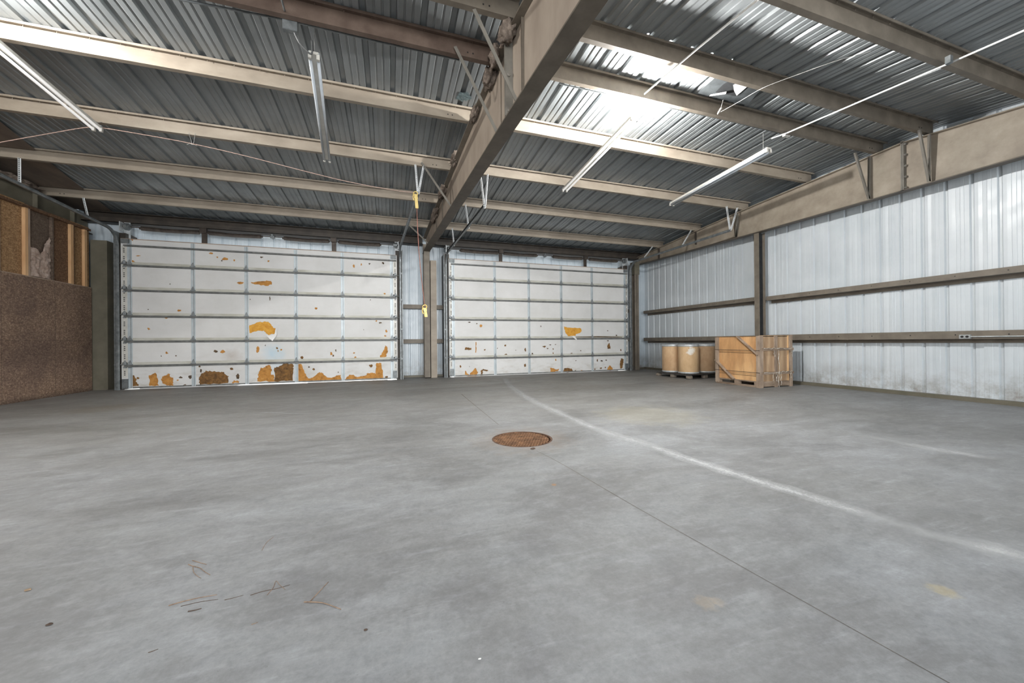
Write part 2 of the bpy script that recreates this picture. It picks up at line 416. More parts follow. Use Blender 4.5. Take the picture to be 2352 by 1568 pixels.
def ribs(u0, u1, period=.345, depth=.034, kind='roof', seed=3):
    rn = random.Random(seed)
    if kind == 'roof':    # broad trapezoid rib and two low stiffening ribs in the pan
        prof = ((0, 0), (.016, depth), (.072, depth), (.088, 0), (.152, 0), (.164, .009), (.176, .009), (.186, 0), (.246, 0), (.258, .009), (.270, .009), (.280, 0))
    else:                 # narrow rib, nearly flat pan with hairline beads
        prof = ((0, 0), (.018, depth*.9), (.046, depth*.9), (.062, 0), (.120, .001), (.124, .0026), (.128, .001), (.170, .0), (.174, .0026), (.178, 0), (.222, .001), (.226, .0026), (.230, .001), (.274, .0))
    out = []; u = u0
    while u < u1:
        for a, d in prof:
            if u+a <= u1: out.append((u+a, d+(rn.uniform(-.0022, .0022) if d < .0021 else 0)))
        u += period
    out.append((u1, 0)); return out

# ------------------------------------------------------------------ setting
def build_floor():
    b = bmesh.new()
    def loop(pts):
        vs = [b.verts.new(p) for p in pts]
        return [b.edges.new((vs[i], vs[(i+1) % len(vs)])) for i in range(len(vs))]
    e = loop([(-7.5, YN, 0), (9.95, YN, 0), (9.95, 12.55, 0), (-7.5, 12.55, 0)])
    e += loop([(DX+DR*math.cos(2*PI*i/64), DY+DR*math.sin(2*PI*i/64), 0) for i in range(64)])
    bmesh.ops.triangle_fill(b, edges=e, use_beauty=True)
    k = MB(); k.bm.free(); k.bm = b
    for f in b.faces:
        if f.normal.z < 0: f.normal_flip()
    fl = k.build('floor', 'floor', base=(0, 0, 0)); tag(fl, None, None, None, 'structure')
    p = MB(); p.loft([[(DX+DR*math.cos(2*PI*i/64), DY+DR*math.sin(2*PI*i/64), zz) for i in range(64)] for zz in (0, -.9)], False)
    p.face([(DX+DR*math.cos(2*PI*i/64), DY+DR*math.sin(2*PI*i/64), -.9) for i in range(64)])
    p.build('drain_pit', 'pit', fl)
    return fl
DX, DY, DR = 1.44, 4.03, .345
FLOOR = build_floor()

def ribbon(name, mat, pts, widths, alphas, z, parent):
    b = bmesh.new(); uvl = b.loops.layers.uv.new('UVMap')
    P = smooth_pts([(x, y, z) for x, y in pts], 10); n = len(P)
    prev = None
    for i, p in enumerate(P):
        t = (P[min(i+1, n-1)]-P[max(i-1, 0)]).normalized(); s_ = Vector((t.y, -t.x, 0))
        f = i/(n-1)*(len(widths)-1); j = min(int(f), len(widths)-2); w = widths[j]+(widths[j+1]-widths[j])*(f-j)
        a = alphas[j]+(alphas[j+1]-alphas[j])*(f-j)
        cur = (b.verts.new(p-s_*w/2), b.verts.new(p+s_*w/2), a)
        if prev:
            fc = b.faces.new([prev[0], prev[1], cur[1], cur[0]])
            for lp, uv in zip(fc.loops, ((0, prev[2]), (1, prev[2]), (1, cur[2]), (0, cur[2]))): lp[uvl].uv = uv
        prev = cur
    k = MB(); k.bm.free(); k.bm = b
    return k.build(name, mat, parent)
gp = lambda *ps: [tuple(onZ(p, 0)[:2]) for p in ps]
lw = ribbon('faded_white_line', 'chalk', gp((1160, 868), (1172, 885), (1215, 915), (1290, 951), (1380, 988), (1470, 1016), (1560, 1047), (1640, 1072), (1740, 1104), (1830, 1131), (1950, 1168), (2050, 1198), (2170, 1236), (2290, 1265), (2420, 1300)),
       [.36, .36, .36, .34, .32, .31, .3, .29, .28, .27, .26, .26, .27, .34, .3], [.5, .52, .58, .62, .72, .85, .95, 1.0, 1.05, 1.0, .85, .4, .45, .8, .4], .0012, FLOOR)
lw['label'] = 'scuffed white painted line curving across the concrete'
s2 = ribbon('white_scuff', 'chalk', gp((1900, 985), (2000, 1003), (2120, 1026), (2230, 1045), (2310, 1056)), [.2, .3, .34, .34, .2], [.0, .3, .5, .75, .0], .0012, FLOOR)
s3 = ribbon('white_scuff', 'chalk', gp((560, 952), (610, 947), (690, 950), (720, 948)), [.06, .12, .1, .05], [.3, .6, .6, .2], .0012, FLOOR)
ribbon('control_joint', 'joint', gp((1060, 905), (1090, 930), (1145, 975)), [.016, .009, .007], [1]*3, .001, FLOOR)
ribbon('control_joint', 'joint', gp((1232, 1035), (1290, 1065), (1450, 1158), (1640, 1265), (1880, 1400), (2130, 1540), (2230, 1596)), [.005, .006, .005, .0035, .003, .003, .003], [1]*7, .001, FLOOR)

# roof sheet
def build_roof():
    k = MB(); R = []
    pr = ribs(-7.55, 9.95)
    for (y, z) in roofline: R.append([(u, y, z+d+.002) for u, d in pr])
    k.loft(R, False, 0, False)
    o = k.build('ceiling', 'roof', base=(0, 0, 0)); tag(o, kind='structure'); return o
ROOF = build_roof()
# right wall
k = MB(); pr = ribs(YN+.11, YB+.1, .318, .034, 'wall')
k.loft([[(XR+d, u, 0) for u, d in pr], [(XR+d, u, roofz(u)) for u, d in pr]], False, 0, False)
tag(k.build('wall_right', 'wall_sheet', base=(0, 0, 0)), kind='structure')
# back wall: strips left, between and right of the doors, and the header over them
k = MB()
for (a, b_, z0) in ((-7.5, -6.36, 0), (-6.36, .28, 3.6), (.28, 1.80, 0), (1.80, 8.5, 3.6), (8.5, XR+.1, 0)):
    pr = ribs(a, b_, .318, .034, 'wall', 5)
    k.loft([[(u, YB+d, z0) for u, d in pr], [(u, YB+d, 4.72) for u, d in pr]], False, 0, False)
tag(k.build('wall_back', 'wall_sheet_back', base=(0, 0, 0)), kind='structure')
# outside concrete apron seen under the doors
k = MB(); k.box(-12, 14, 12.56, 40, -.12, -.01)
tag(k.build('outside_ground', 'ground', base=(0, 12.6, -.12)), kind='structure')
k = MB()
for a, b_ in ((-6.33, -5.99), (-3.9, -2.2), (-.05, .21), (1.85, 1.99), (8.05, 8.46)): k.box(a, b_, 11.97, 12.56, -.03, .003)  # white strips added in the door gaps to brighten the leaking daylight
tag(k.build('light_leak_strips', 'ground', base=(0, 12.2, -.03)), kind='structure')

# left wood wall
def build_left_wall():
    y1 = 12.02
    k = MB(); k.box(XL-.012, XL, YN, y1, 0, 2.53)
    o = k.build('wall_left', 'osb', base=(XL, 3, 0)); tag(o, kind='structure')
    # recessed sheathing of the open bays
    def yy(px): return onX((px, 560), XL).y
    e = [yy(p) for p in (3, 50, 66, 71, 122, 126, 157, 170, 173, 190, 200, 206)]
    zt = 3.93
    def sheet(a, b_, mat):
        s = MB(); s.box(XL-.075, XL-.063, a, b_, 2.45, zt+.1); s.build('sheathing', mat, o)
    sheet(YN, e[0]-.02, 'osb_light'); sheet(e[0]-.02, yy(66), 'osb_light'); sheet(e[3]-.04, e[4]+.03, 'osb_black'); sheet(e[5]-.03, e[7], 'osb_mid'); sheet(e[7], 12.05, 'osb_light')
    def stud(a, b_, mat):
        s = MB(); s.box(XL-.062, XL-.008, a, b_, 2.45, zt+.06); s.build('stud', mat, o)
    # studs: pale ones, with greyer ones beside them
    for a, b_, mt in ((yy(-4), yy(2), 'stud_grey'), (yy(59.5), yy(66), 'stud'), (yy(66.5), yy(71), 'stud_grey'), (yy(121.8), yy(125), 'osb_black'), (yy(164), yy(170), 'stud'), (yy(170.3), yy(172), 'osb_mid'), (yy(195.5), yy(201), 'stud')):
        stud(a, b_, mt)
    y = e[0]-.6
    while y > YN+.5: stud(y, y+.04, 'stud'); y -= .6
    s = MB(); s.box(XL-.062, XL-.004, YN, 12.02, 2.515, 2.55); s.build('bottom_plate', 'stud_grey', o)
    s = MB(); s.box(XL-.11, XL+.01, YN, 12.0, zt-.0, zt+.05); s.build('top_plate', 'osb_mid', o)
    # glass wool left in one bay
    s = bmesh.new()
    a, b_ = yy(71.5), yy(121); ny, nz = 28, 36; grid = []
    for j in range(nz+1):
        row = []
        for i in range(ny+1):
            u = i/ny; v = j/nz
            ztop = 3.16 + .34*max(0, u-.55)/.45 + .10*noise.noise((u*9, 2, 1)) - .07*math.exp(-((u-.5)/.12)**2)
            z = 2.56 + (ztop-2.56)*v
            y_ = a + (b_-a)*u
            d = .022 + .03*math.sin(PI*u)**.5 + .03*noise.noise((y_*7, z*6, 0)) + .025*noise.noise((y_*20, z*18, 3))
            row.append(s.verts.new((XL-.056 + max(.006, d)*(1-.5*v**6), y_, z)))
        grid.append(row)
    for j in range(nz):
        for i in range(ny): s.faces.new([grid[j][i], grid[j][i+1], grid[j+1][i+1], grid[j+1][i]])
    mb = MB(); mb.bm.free(); mb.bm = s
    ob = mb.build('insulation', 'insul', o, True)
    # board seams on the lower sheet
    s = MB()
    for yv in (10.95, 9.75, 8.53, 7.3, 6.1): s.box(XL, XL+.002, yv-.003, yv+.003, 0, 2.53)
    s.box(XL, XL+.002, YN, 12, 1.22, 1.226); s.build('seam', 'osb_black', o)
    return o
WL_L = build_left_wall()
# metal sheet behind the wood wall, up to the roof
k = MB(); k.face([(-7.5, YN, 0), (-7.5, YB+.1, 0), (-7.5, YB+.1, 4.56), (-7.5, 4.4, 5.03), (-7.5, YN, 4.25)])
tag(k.build('wall_left_outer', 'wall_sheet_back', base=(0, 0, 0)), kind='structure')

# baseboards
k = MB(); k.box(9.6, XR-.005, YN, 12.45, 0, .07); k.box(9.59, 9.6, YN, 12.45, 0, .022)
for i in range(60): k.box(9.596, 9.601, YN+.3*i, YN+.3*i+.02, .035, .05)
tag(k.build('baseboard_right', 'steel_olive', base=(9.6, 4, 0)), kind='structure')
k = MB(); k.box(.28, 1.8, YB-.1, YB-.01, 0, .06); k.box(-6.7, -6.4, YB-.1, YB-.01, 0, .06); k.box(8.5, XR-.02, YB-.1, YB-.01, 0, .06)
tag(k.build('baseboard_back', 'steel_olive', base=(0, YB, 0)), kind='structure')

# roof liner strips between purlins at the left end
ends = [(12.3, 11.1, -6.72, -6.53), (11.0, 9.4, -6.50, -6.22), (9.3, 7.75, -6.18, -5.9), (7.65, 6.14, -5.86, -5.7), (6.04, 4.8, -5.7, -5.6)]
for i, (ya, yb, xa, xb) in enumerate(ends):
    k = MB(); za, zb = roofz(ya)-.03, roofz(yb)-.03
    k.hexa([(-7.45, ya, za-.012), (xa, ya, za-.012), (xb, yb, zb-.012), (-7.45, yb, zb-.012)], [(-7.45, ya, za), (xa, ya, za), (xb, yb, zb), (-7.45, yb, zb)])
    tag(k.build('roof_liner', 'liner'), 'flat brown roof liner sheet over left wood wall, %s one counted from the back wall' % ['first', 'second', 'third', 'fourth', 'fifth'][i], 'liner sheet', 'roof liner sheets')

# ------------------------------------------------------------------ steel frame
def purlin_bm(x0, x1, y, zb, side, h=PH, skew0=0, skew1=0):
    # Z section: web at y, top flange to the near side (side=-1) with a lip, bottom flange to the other side
    t = .012; w = .07; s = side
    k = MB()
    prof = [(y+s*w, zb+h-.022), (y+s*w, zb+h), (y-s*t, zb+h), (y-s*t, zb+t), (y-s*w, zb+t), (y-s*w, zb+.022), (y-s*(w+.008), zb+.022), (y-s*(w+.008), zb), (y, zb), (y, zb+h-t), (y+s*(w-.008), zb+h-t), (y+s*(w-.008), zb+h-.022)]
    # split into simple boxes so that caps stay planar
    def bx(ya, yb_, za, zb_): k.box(x0, x1, min(ya, yb_), max(ya, yb_), za, zb_)
    bx(y, y-s*t, zb, zb+h)
    bx(y, y+s*w, zb+h-t, zb+h); bx(y+s*(w-.008), y+s*w, zb+h-.03, zb+h-t)
    bx(y-s*t, y-s*w, zb, zb+t); bx(y-s*(w-.008), y-s*w, zb+t, zb+.03)
    # screw tips along the top flange
    n = int((x1-x0)/.305)
    for i in range(n):
        xx = x0+.12+i*.305
        k.box(xx, xx+.006, y+s*.035-.003, y+s*.035+.003, zb+h-.04, zb+h-t)
    # bolt holes / bolts by the ends
    for xx in (x0+.35, x0+.42, x1-.42, x1-.35):
        k.box(xx-.008, xx+.008, y-.004 if s < 0 else y, y if s < 0 else y+.004, zb+.05, zb+.066, 1)
    return k
order = ['first', 'second', 'third', 'fourth', 'fifth', 'sixth', 'seventh', 'eighth', 'ninth', 'tenth', 'eleventh', 'twelfth']
for i, (y, zb) in enumerate(zip(PY, PZ)):
    side = -1
    for bay in (0, 1):
        if bay == 0: x0, x1 = -7.3, cx(y)-.02
        else: x0, x1 = cx(y)+.02, 9.42
        mat = 'steel'
        if i == 4: mat = 'steel_red' if bay == 0 else 'steel_grey'  # purlins on the lamps' unlit side: their shade is put into darker steel
        if i >= 5: mat = 'steel_grey'
        o = purlin_bm(x0, x1, y, zb, side).build('roof_purlin', [mat, 'black'])
        look = {'steel': 'tan painted', 'steel_red': 'dark red-brown', 'steel_grey': 'grey-brown'}[mat]
        tag(o, '%s steel roof purlin of the %s bay, %s from the back wall' % (look, ['left', 'right'][bay], order[i]), 'purlin', 'roof purlins of the %s bay' % ['left', 'right'][bay])

# eave struts along the back wall
for bay, (x0, x1) in enumerate(((-7.3, 1.05), (1.28, 9.5))):
    k = MB(); k.box(x0, x1, 12.34, 12.355, 4.27, 4.52); k.box(x0, x1, 12.22, 12.34, 4.505, 4.52); k.box(x0, x1, 12.22, 12.48, 4.255, 4.27); k.box(x0, x1, 12.22, 12.228, 4.255, 4.285)
    tag(k.build('eave_strut', 'steel_dark'), 'dark steel eave strut over the %s garage door' % ['left', 'right'][bay], 'strut', 'eave struts')

def rafter(name, stations, fw, mat, label, web=.012, ft=.018):
    # stations: (x, y, z bottom, z top)
    t = thing(name, (stations[0][0], stations[0][1], stations[0][2]), label, 'rafter', 'roof rafters')
    k = MB(); k.loft([[(x-web/2, y, zb+ft), (x+web/2, y, zb+ft), (x+web/2, y, zt-ft), (x-web/2, y, zt-ft)] for x, y, zb, zt in stations]); k.build('web', 'steel_web' if mat == 'steel_grey' else mat, t)
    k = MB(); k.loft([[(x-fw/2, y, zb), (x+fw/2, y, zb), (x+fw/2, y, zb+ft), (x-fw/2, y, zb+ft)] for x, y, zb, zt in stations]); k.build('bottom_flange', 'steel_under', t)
    k = MB(); k.loft([[(x-fw/2, y, zt-ft), (x+fw/2, y, zt-ft), (x+fw/2, y, zt), (x-fw/2, y, zt)] for x, y, zb, zt in stations]); k.build('top_flange', mat, t)
    return t
rz = lambda y: roofz(y)-PH-.004
cst = [(1.14, 12.0, 3.98, rz(12.0)), (cx(9.35), 9.35, 3.91, rz(9.35)), (cx(6.09), 6.09, 3.855, rz(6.09)), (cx(4.30), 4.30, 3.815, rz(4.39)), (1.53, 2.6, 3.75, rz(2.6)), (1.66, -.5, 3.68, rz(-.5)), (1.75, -6, 3.5, rz(-6))]
RC = rafter('roof_rafter', cst, .2, 'steel_grey', 'deep steel rafter running overhead from the middle column')
def stiff(parent, x, y, z0, z1, w, xs=1, mat='steel_grey', name='stiffener'):
    k = MB(); k.box(x if xs > 0 else x-w, x+w if xs > 0 else x, y-.008, y+.008, z0, z1); return k.build(name, mat, parent)
def splice(parent, x, y, z0, z1, w, side, nb=5):
    for d in (-.012, .012):
        k = MB(); k.box(x-w if side < 0 else x, x if side < 0 else x+w, y+d-.01, y+d+.01, z0, z1); k.build('splice_plate', 'steel_brace', parent)
    for i in range(nb):
        z = z0+.06+(z1-z0-.12)*i/(nb-1)
        k = MB(); k.tube([(x+side*w*.62, y-.05, z), (x+side*w*.62, y+.03, z)], .014, 6); k.tube([(x+side*w*.62, y-.045, z), (x+side*w*.62, y-.022, z)], .024, 6); k.build('bolt', 'bolt', parent)
splice(RC, cx(4.3), 4.3, 3.84, rz(4.35)-.0, .1, -1, 3); splice(RC, cx(4.3), 4.3, 3.84, rz(4.35)-.0, .1, 1, 3)
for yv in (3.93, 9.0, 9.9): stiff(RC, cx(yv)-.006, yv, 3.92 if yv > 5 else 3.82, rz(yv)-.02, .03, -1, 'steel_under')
# flange braces of the middle rafter
def brace(a, b_, parent, w=.04):
    k = MB(); k.bar(a, b_, w, .006); k.bar(Vector(a)+Vector((0, .02, .0)), Vector(b_)+Vector((0, .02, 0)), .006, w*.8); return k.build('flange_brace', 'steel_brace', parent)
brace(onY((1044, 112), 4.75)-Vector((0, .04, 0)), (cx(4.7)-.07, 4.7, 3.86), RC)
brace(onY((1087, 28), 4.03)-Vector((0, .04, 0)), (cx(4.0)-.07, 4.0, 3.85), RC)
brace(onY((968, 373), 7.66), (cx(7.7)-.07, 7.7, 3.91), RC)
brace(onY((938, 515), 11.0), (cx(11.0)-.07, 11.0, 3.97), RC)

gst = [(9.3, 12.3, 4.07, rz(12.3)), (9.3, 9.35, 3.985, rz(9.35)), (9.3, 7.45, 3.935, rz(7.45)), (9.3, 4.37, 3.89, rz(4.39)), (9.3, 2.8, 3.87, rz(2.8)-.0), (9.3, -.5, 3.85, rz(-.5)), (9.3, -6, 3.8, rz(-6))]
RG = rafter('roof_rafter', gst, .17, 'steel', 'long tan steel rafter along the top of the right wall')
splice(RG, 9.3, 4.37, 3.89, rz(4.39)+.02, .085, -1, 5)
def vbrace(x, yb, zb, pts):
    for (yt, zt, xo) in pts:
        brace((x-.09, yb, zb), (x-xo, yt, zt), RG, .045)
vbrace(9.28, 4.86, 3.92, [(4.86, 4.79, .5), (4.86, 4.77, .06)])
vbrace(9.28, 3.98, 3.91, [(3.98, 4.79, .36), (3.98, 4.77, .06)])
vbrace(9.28, 7.9, 3.97, [(7.9, 4.62, .02), (7.9, 4.62, -.05)])
for yv in (9.4, 11.1): stiff(RG, 9.294, yv, rz(yv)-.42, rz(yv)-.02, .07, -1, 'steel_dark')
lst = [(-7.3, 12.45, 3.96, rz(12.4)), (-7.3, 9.35, 4.07, rz(9.35)), (-7.3, 4.39, 4.2, rz(4.39)), (-7.3, -6, 3.95, rz(-6))]
RL = rafter('roof_rafter', lst, .2, 'steel_olive', 'olive grey steel rafter above the wooden left wall')
for yv in (11.9, 10.9): stiff(RL, -7.294, yv, 4.0, rz(yv)-.02, .08, 1, 'steel_olive')

# columns
k = MB(); x0, x1, ya, yb_ = 1.06, 1.235, 11.97, 12.36
k.box(x0, x1, ya, ya+.016, 0, 4.0); k.box(x0, x1, yb_-.016, yb_, 0, 4.3); k.box(1.142, 1.154, ya+.016, yb_-.016, 0, 4.2)
k.box(x0-.0, x1, ya, yb_, 0, .02)
for zz in (4.0,): k.box(x0-.01, x1+.02, ya-.03, yb_, 3.985, 4.0)
tag(k.build('steel_column', 'steel_grey'), 'tall taupe steel column between the two garage doors, under the rafter', 'column')
k = MB(); k.box(1.262, 1.448, 12.0, 12.03, 0, 3.7); k.box(1.436, 1.448, 12.03, 12.3, 0, 3.7); k.box(1.262, 1.274, 12.03, 12.3, 0, 3.7); k.box(1.262, 1.448, 12.0, 12.3, 3.7, 3.712)
tag(k.build('steel_post', 'steel'), 'shorter tan steel post standing right beside the middle column', 'post')
k = MB(); k.box(-7.02, -6.70, 12.06, 12.45, 0, 3.74)
tag(k.build('steel_post', 'steel_olive'), 'broad olive grey steel post at the left end of the back wall', 'post')
k = MB(); x0, x1, ya, yb_ = 8.84, 9.03, 11.95, 12.2
k.box(x0, x1, ya, ya+.016, 0, 3.85); k.box(x0, x1, yb_-.016, yb_, 0, 3.85); k.box(8.93, 8.942, ya, yb_, 0, 3.85); k.box(x0-.01, x1+.02, ya-.02, yb_, 3.62, 4.1, 1)
tag(k.build('steel_column', ['steel_grey', 'steel_olive']), 'steel corner column where back and right walls meet', 'column')
k = MB(); xa, xb = 9.27, 9.495; yc = 7.36
k.box(xa, xa+.014, yc-.068, yc+.068, 0, 3.94); k.box(xb-.014, xb, yc-.068, yc+.068, 0, 3.94); k.box(xa+.014, xb-.014, yc-.005, yc+.005, 0, 3.94, 1)  # web in near-black: the shade of its recess is put into the colour
tag(k.build('steel_column', ['steel_grey', 'felt_and_shade']), 'slim steel wall column halfway along the right wall, behind the crate', 'column')

# wall girts (Z rails)
def girt_right(y0, y1, ztop, face, label):
    k = MB(); k.box(9.50, 9.51, y0, y1, ztop-face, ztop); k.box(9.51, 9.70, y0, y1, ztop-face, ztop-face+.01); k.box(9.69, 9.70, y0, y1, ztop-face-.07, ztop-face); k.box(9.51, 9.53, y0, y1, ztop-.01, ztop)
    n = int((y1-y0)/.6)
    for i in range(n): k.box(9.496, 9.501, y0+.2+.6*i, y0+.215+.6*i, ztop-face*.55, ztop-face*.42, 1)
    tag(k.build('wall_girt', ['steel_grey', 'black']), label, 'girt', 'wall girts')
girt_right(YN, 7.28, 2.25, .105, 'upper steel wall rail on right wall, nearer side of the column')
girt_right(7.44, 12.3, 2.275, .105, 'upper steel wall rail on right wall, beyond the column')
girt_right(YN, 7.28, 1.232, .14, 'lower steel wall rail on right wall, nearer side of the column, carrying the outlet')
girt_right(7.44, 12.3, 1.225, .13, 'lower steel wall rail on right wall, above the drums')
def girt_back(x0, x1, ztop, label):
    k = MB(); yf = 12.29
    k.box(x0, x1, yf, yf+.01, ztop-.13, ztop); k.box(x0, x1, yf+.01, YB-.01, ztop-.13, ztop-.12); k.box(x0, x1, yf+.01, yf+.03, ztop-.01, ztop)
    tag(k.build('wall_girt', 'steel_grey'), label, 'girt', 'wall girts')
for zt, nm in ((2.33, 'upper'), (1.225, 'lower')):
    girt_back(.42, 1.055, zt, '%s short wall rail between left door and middle column' % nm)
    girt_back(1.45, 1.74, zt, '%s short wall rail between middle column and right door' % nm)
    girt_back(-6.695, -6.46, zt, '%s stub of wall rail beside the left garage door, left side' % nm)
    girt_back(8.6, 8.835, zt, '%s stub of wall rail beside right garage door, at the corner column' % nm)

# door jambs
for i, (a, b_) in enumerate(((-6.46, -6.31), (.21, .40), (1.68, 1.85), (8.46, 8.58))):
    k = MB(); k.box(a, b_, 12.02, YB-.02, 0, 3.95); tag(k.build('trim_%d' % (i+1), 'steel_dark'), kind='structure')

# ------------------------------------------------------------------ sectional garage doors
def poly_on_door(pts, off):
    return [Vector((p.x, YD-off, p.z)) for p in (onY(q, YD) for q in pts)]
def rough_poly(pts, amp, rnd, sub=4):
    out = []
    for i, p in enumerate(pts):
        q = pts[(i+1) % len(pts)]
        for k_ in range(sub):
            t = k_/sub; a = p.lerp(q, t)
            a = a + Vector((rnd.uniform(-amp, amp), 0, rnd.uniform(-amp, amp))) if k_ else a
            out.append(a)
    return out
def patch(door, sections, pts_px, mat, off, rnd, amp=.012, sub=4, name='torn_patch'):
    P = rough_poly(poly_on_door(pts_px, off), amp, rnd, sub)
    zc = sum(p.z for p in P)/len(P)
    sec = min(sections, key=lambda s: abs(s[1]-zc))[0]
    k = MB(); P = [Vector((p.x, p.y, max(p.z, .012))) for p in P]
    vs = [k.bm.verts.new(p) for p in P]
    for tri in tessellate_polygon([[Vector((p.x, p.z, 0)) for p in P]]):
        f = k.bm.faces.new([vs[i] for i in tri]); f.normal_update()
        if f.normal.y > 0: f.normal_flip()
    k.keep = True
    return k.build(name, mat, sec)
def blob_px(c, rx, ry, rnd, n=9):
    return [(c[0]+rx*math.cos(2*PI*i/n)*rnd.uniform(.55, 1.2), c[1]+ry*math.sin(2*PI*i/n)*rnd.uniform(.55, 1.2)) for i in range(n)]

def garage_door(idx, x0, x1, stiles, label, gaps):
    rnd = random.Random(50+idx)
    d = thing('door_%d' % idx, ((x0+x1)/2, YD, 0), label, 'garage door', None, 'structure')
    joints = [.02, .612, 1.225, 1.86, 2.51, 3.135, 3.775]
    secs = []
    for i in range(6):
        z0, z1 = joints[i]+(.0 if i else .0), joints[i+1]-.006
        k = MB()
        k.box(x0, x1, YD, YD+.05, z0 if i else .06, z1)
        if i == 0:
            cur = x0
            for g0, g1 in gaps + [(x1, x1)]:
                if g0 > cur: k.box(cur, g0, YD, YD+.05, .008, .06)
                cur = g1
        o = k.build('door_section', 'door', d); secs.append((o, (z0+z1)/2))
        # pale rail along the lower edge of the section
        k = MB(); k.box(x0, x1, YD-.006, YD, max(z0, .012)+.004, z0+(.07 if i else .04)); k.build('rail', 'rail_pale' if i else 'strut', o)
        if i == 5:
            k = MB(); k.box(x0, x1, YD-.012, YD+.055, z1-.0, z1+.018); k.build('top_edge', 'door_edge', o)
    for xs in stiles:
        k = MB(); k.box(xs-.045, xs+.045, YD-.008, YD, .03, 3.76); k.box(xs+.012, xs+.02, YD-.010, YD-.008, .03, 3.76, 1); k.build('stile', ['stile', 'strut'], d)
    # horizontal struts: shallow hats below each joint and one near the top
    for zz in joints[1:6] + [3.635]:
        k = MB(); a, b_ = x0+.07, x1-.02; zc = zz-.02
        prof = [(YD-.010, zc-.032), (YD-.012, zc-.026), (YD-.045, zc-.022), (YD-.052, zc-.014), (YD-.052, zc+.004), (YD-.045, zc+.012), (YD-.012, zc+.016), (YD-.010, zc+.022), (YD-.006, zc+.022), (YD-.006, zc-.032)]
        k.loft([[(xx, py, pz) for py, pz in prof] for xx in (a, b_)]); k.build('strut', 'strut', d)
    for zz in joints[1:6]:
        ex = [stiles[0]-.10, stiles[-1]+.11]
        for xs in list(stiles) + ex:
            k = MB(); y = YD-.012
            k.hexa([(xs-.04, y, zz+.02), (xs+.04, y, zz+.02), (xs+.03, y, zz+.07), (xs, y, zz+.125), (xs-.03, y, zz+.07)], [(xs-.04, y-.012, zz+.02), (xs+.04, y-.012, zz+.02), (xs+.03, y-.012, zz+.07), (xs, y-.012, zz+.125), (xs-.03, y-.012, zz+.07)])
            k.box(xs-.055, xs+.055, y-.03, y, zz+.008, zz+.028); k.box(xs-.03, xs+.03, y-.02, y, zz-.07, zz-.045)
            k.build('hinge', 'hinge', d)
        for xs in (x0-.03, x1+.03):
            k = MB(); k.tube([(xs-.09, YD-.05, zz+.02), (xs+.09, YD-.05, zz+.02)], .009, 8); k.build('roller_stem', 'galv_dark', d)
    for xs, s in ((x0+.02, 1), (x1-.02, -1)):
        k = MB(); k.box(xs-.0 if s > 0 else xs-.16, xs+.16 if s > 0 else xs, YD-.05, YD-.01, 3.52+.14, 3.52+.25); k.build('top_bracket', 'galv_dark', d)
        k = MB(); k.box(xs-.0 if s > 0 else xs-.12, xs+.12 if s > 0 else xs, YD-.04, YD-.006, .05, .27); k.build('corner_bracket', 'galv_dark', d)
        # slotted edge strip
        k = MB(); xa = xs+.0 if s > 0 else xs-.1; k.box(xa, xa+.1, YD-.006, YD, .3, 3.6)
        z = .36; n = 0
        xm = xa+(.03 if s > 0 else .05)
        while z < 3.55:
            for q in range(3): k.box(xm, xm+.03, YD-.008, YD-.006, z+q*.045, z+q*.045+.02, 1)
            z += .205
        k.build('slotted_edge_strip', ['pad_white', 'black'], d)
    return d, secs, rnd

stL = [-6.17, -4.864, -3.671, -2.482, -1.278, .09]
stR = [1.955, 3.333, 4.537, 5.753, 6.974, 8.36]
D1, S1, R1 = garage_door(1, -6.345, .245, stL, 'wide white insulated sectional garage door on the left, with orange foam showing', [(-6.345, -5.99), (-3.9, -2.2), (-.05, .245)])
D2, S2, R2 = garage_door(2, 1.82, 8.49, stR, 'white sectional garage door on the right, between middle column and corner', [(1.82, 1.97), (8.05, 8.49)])

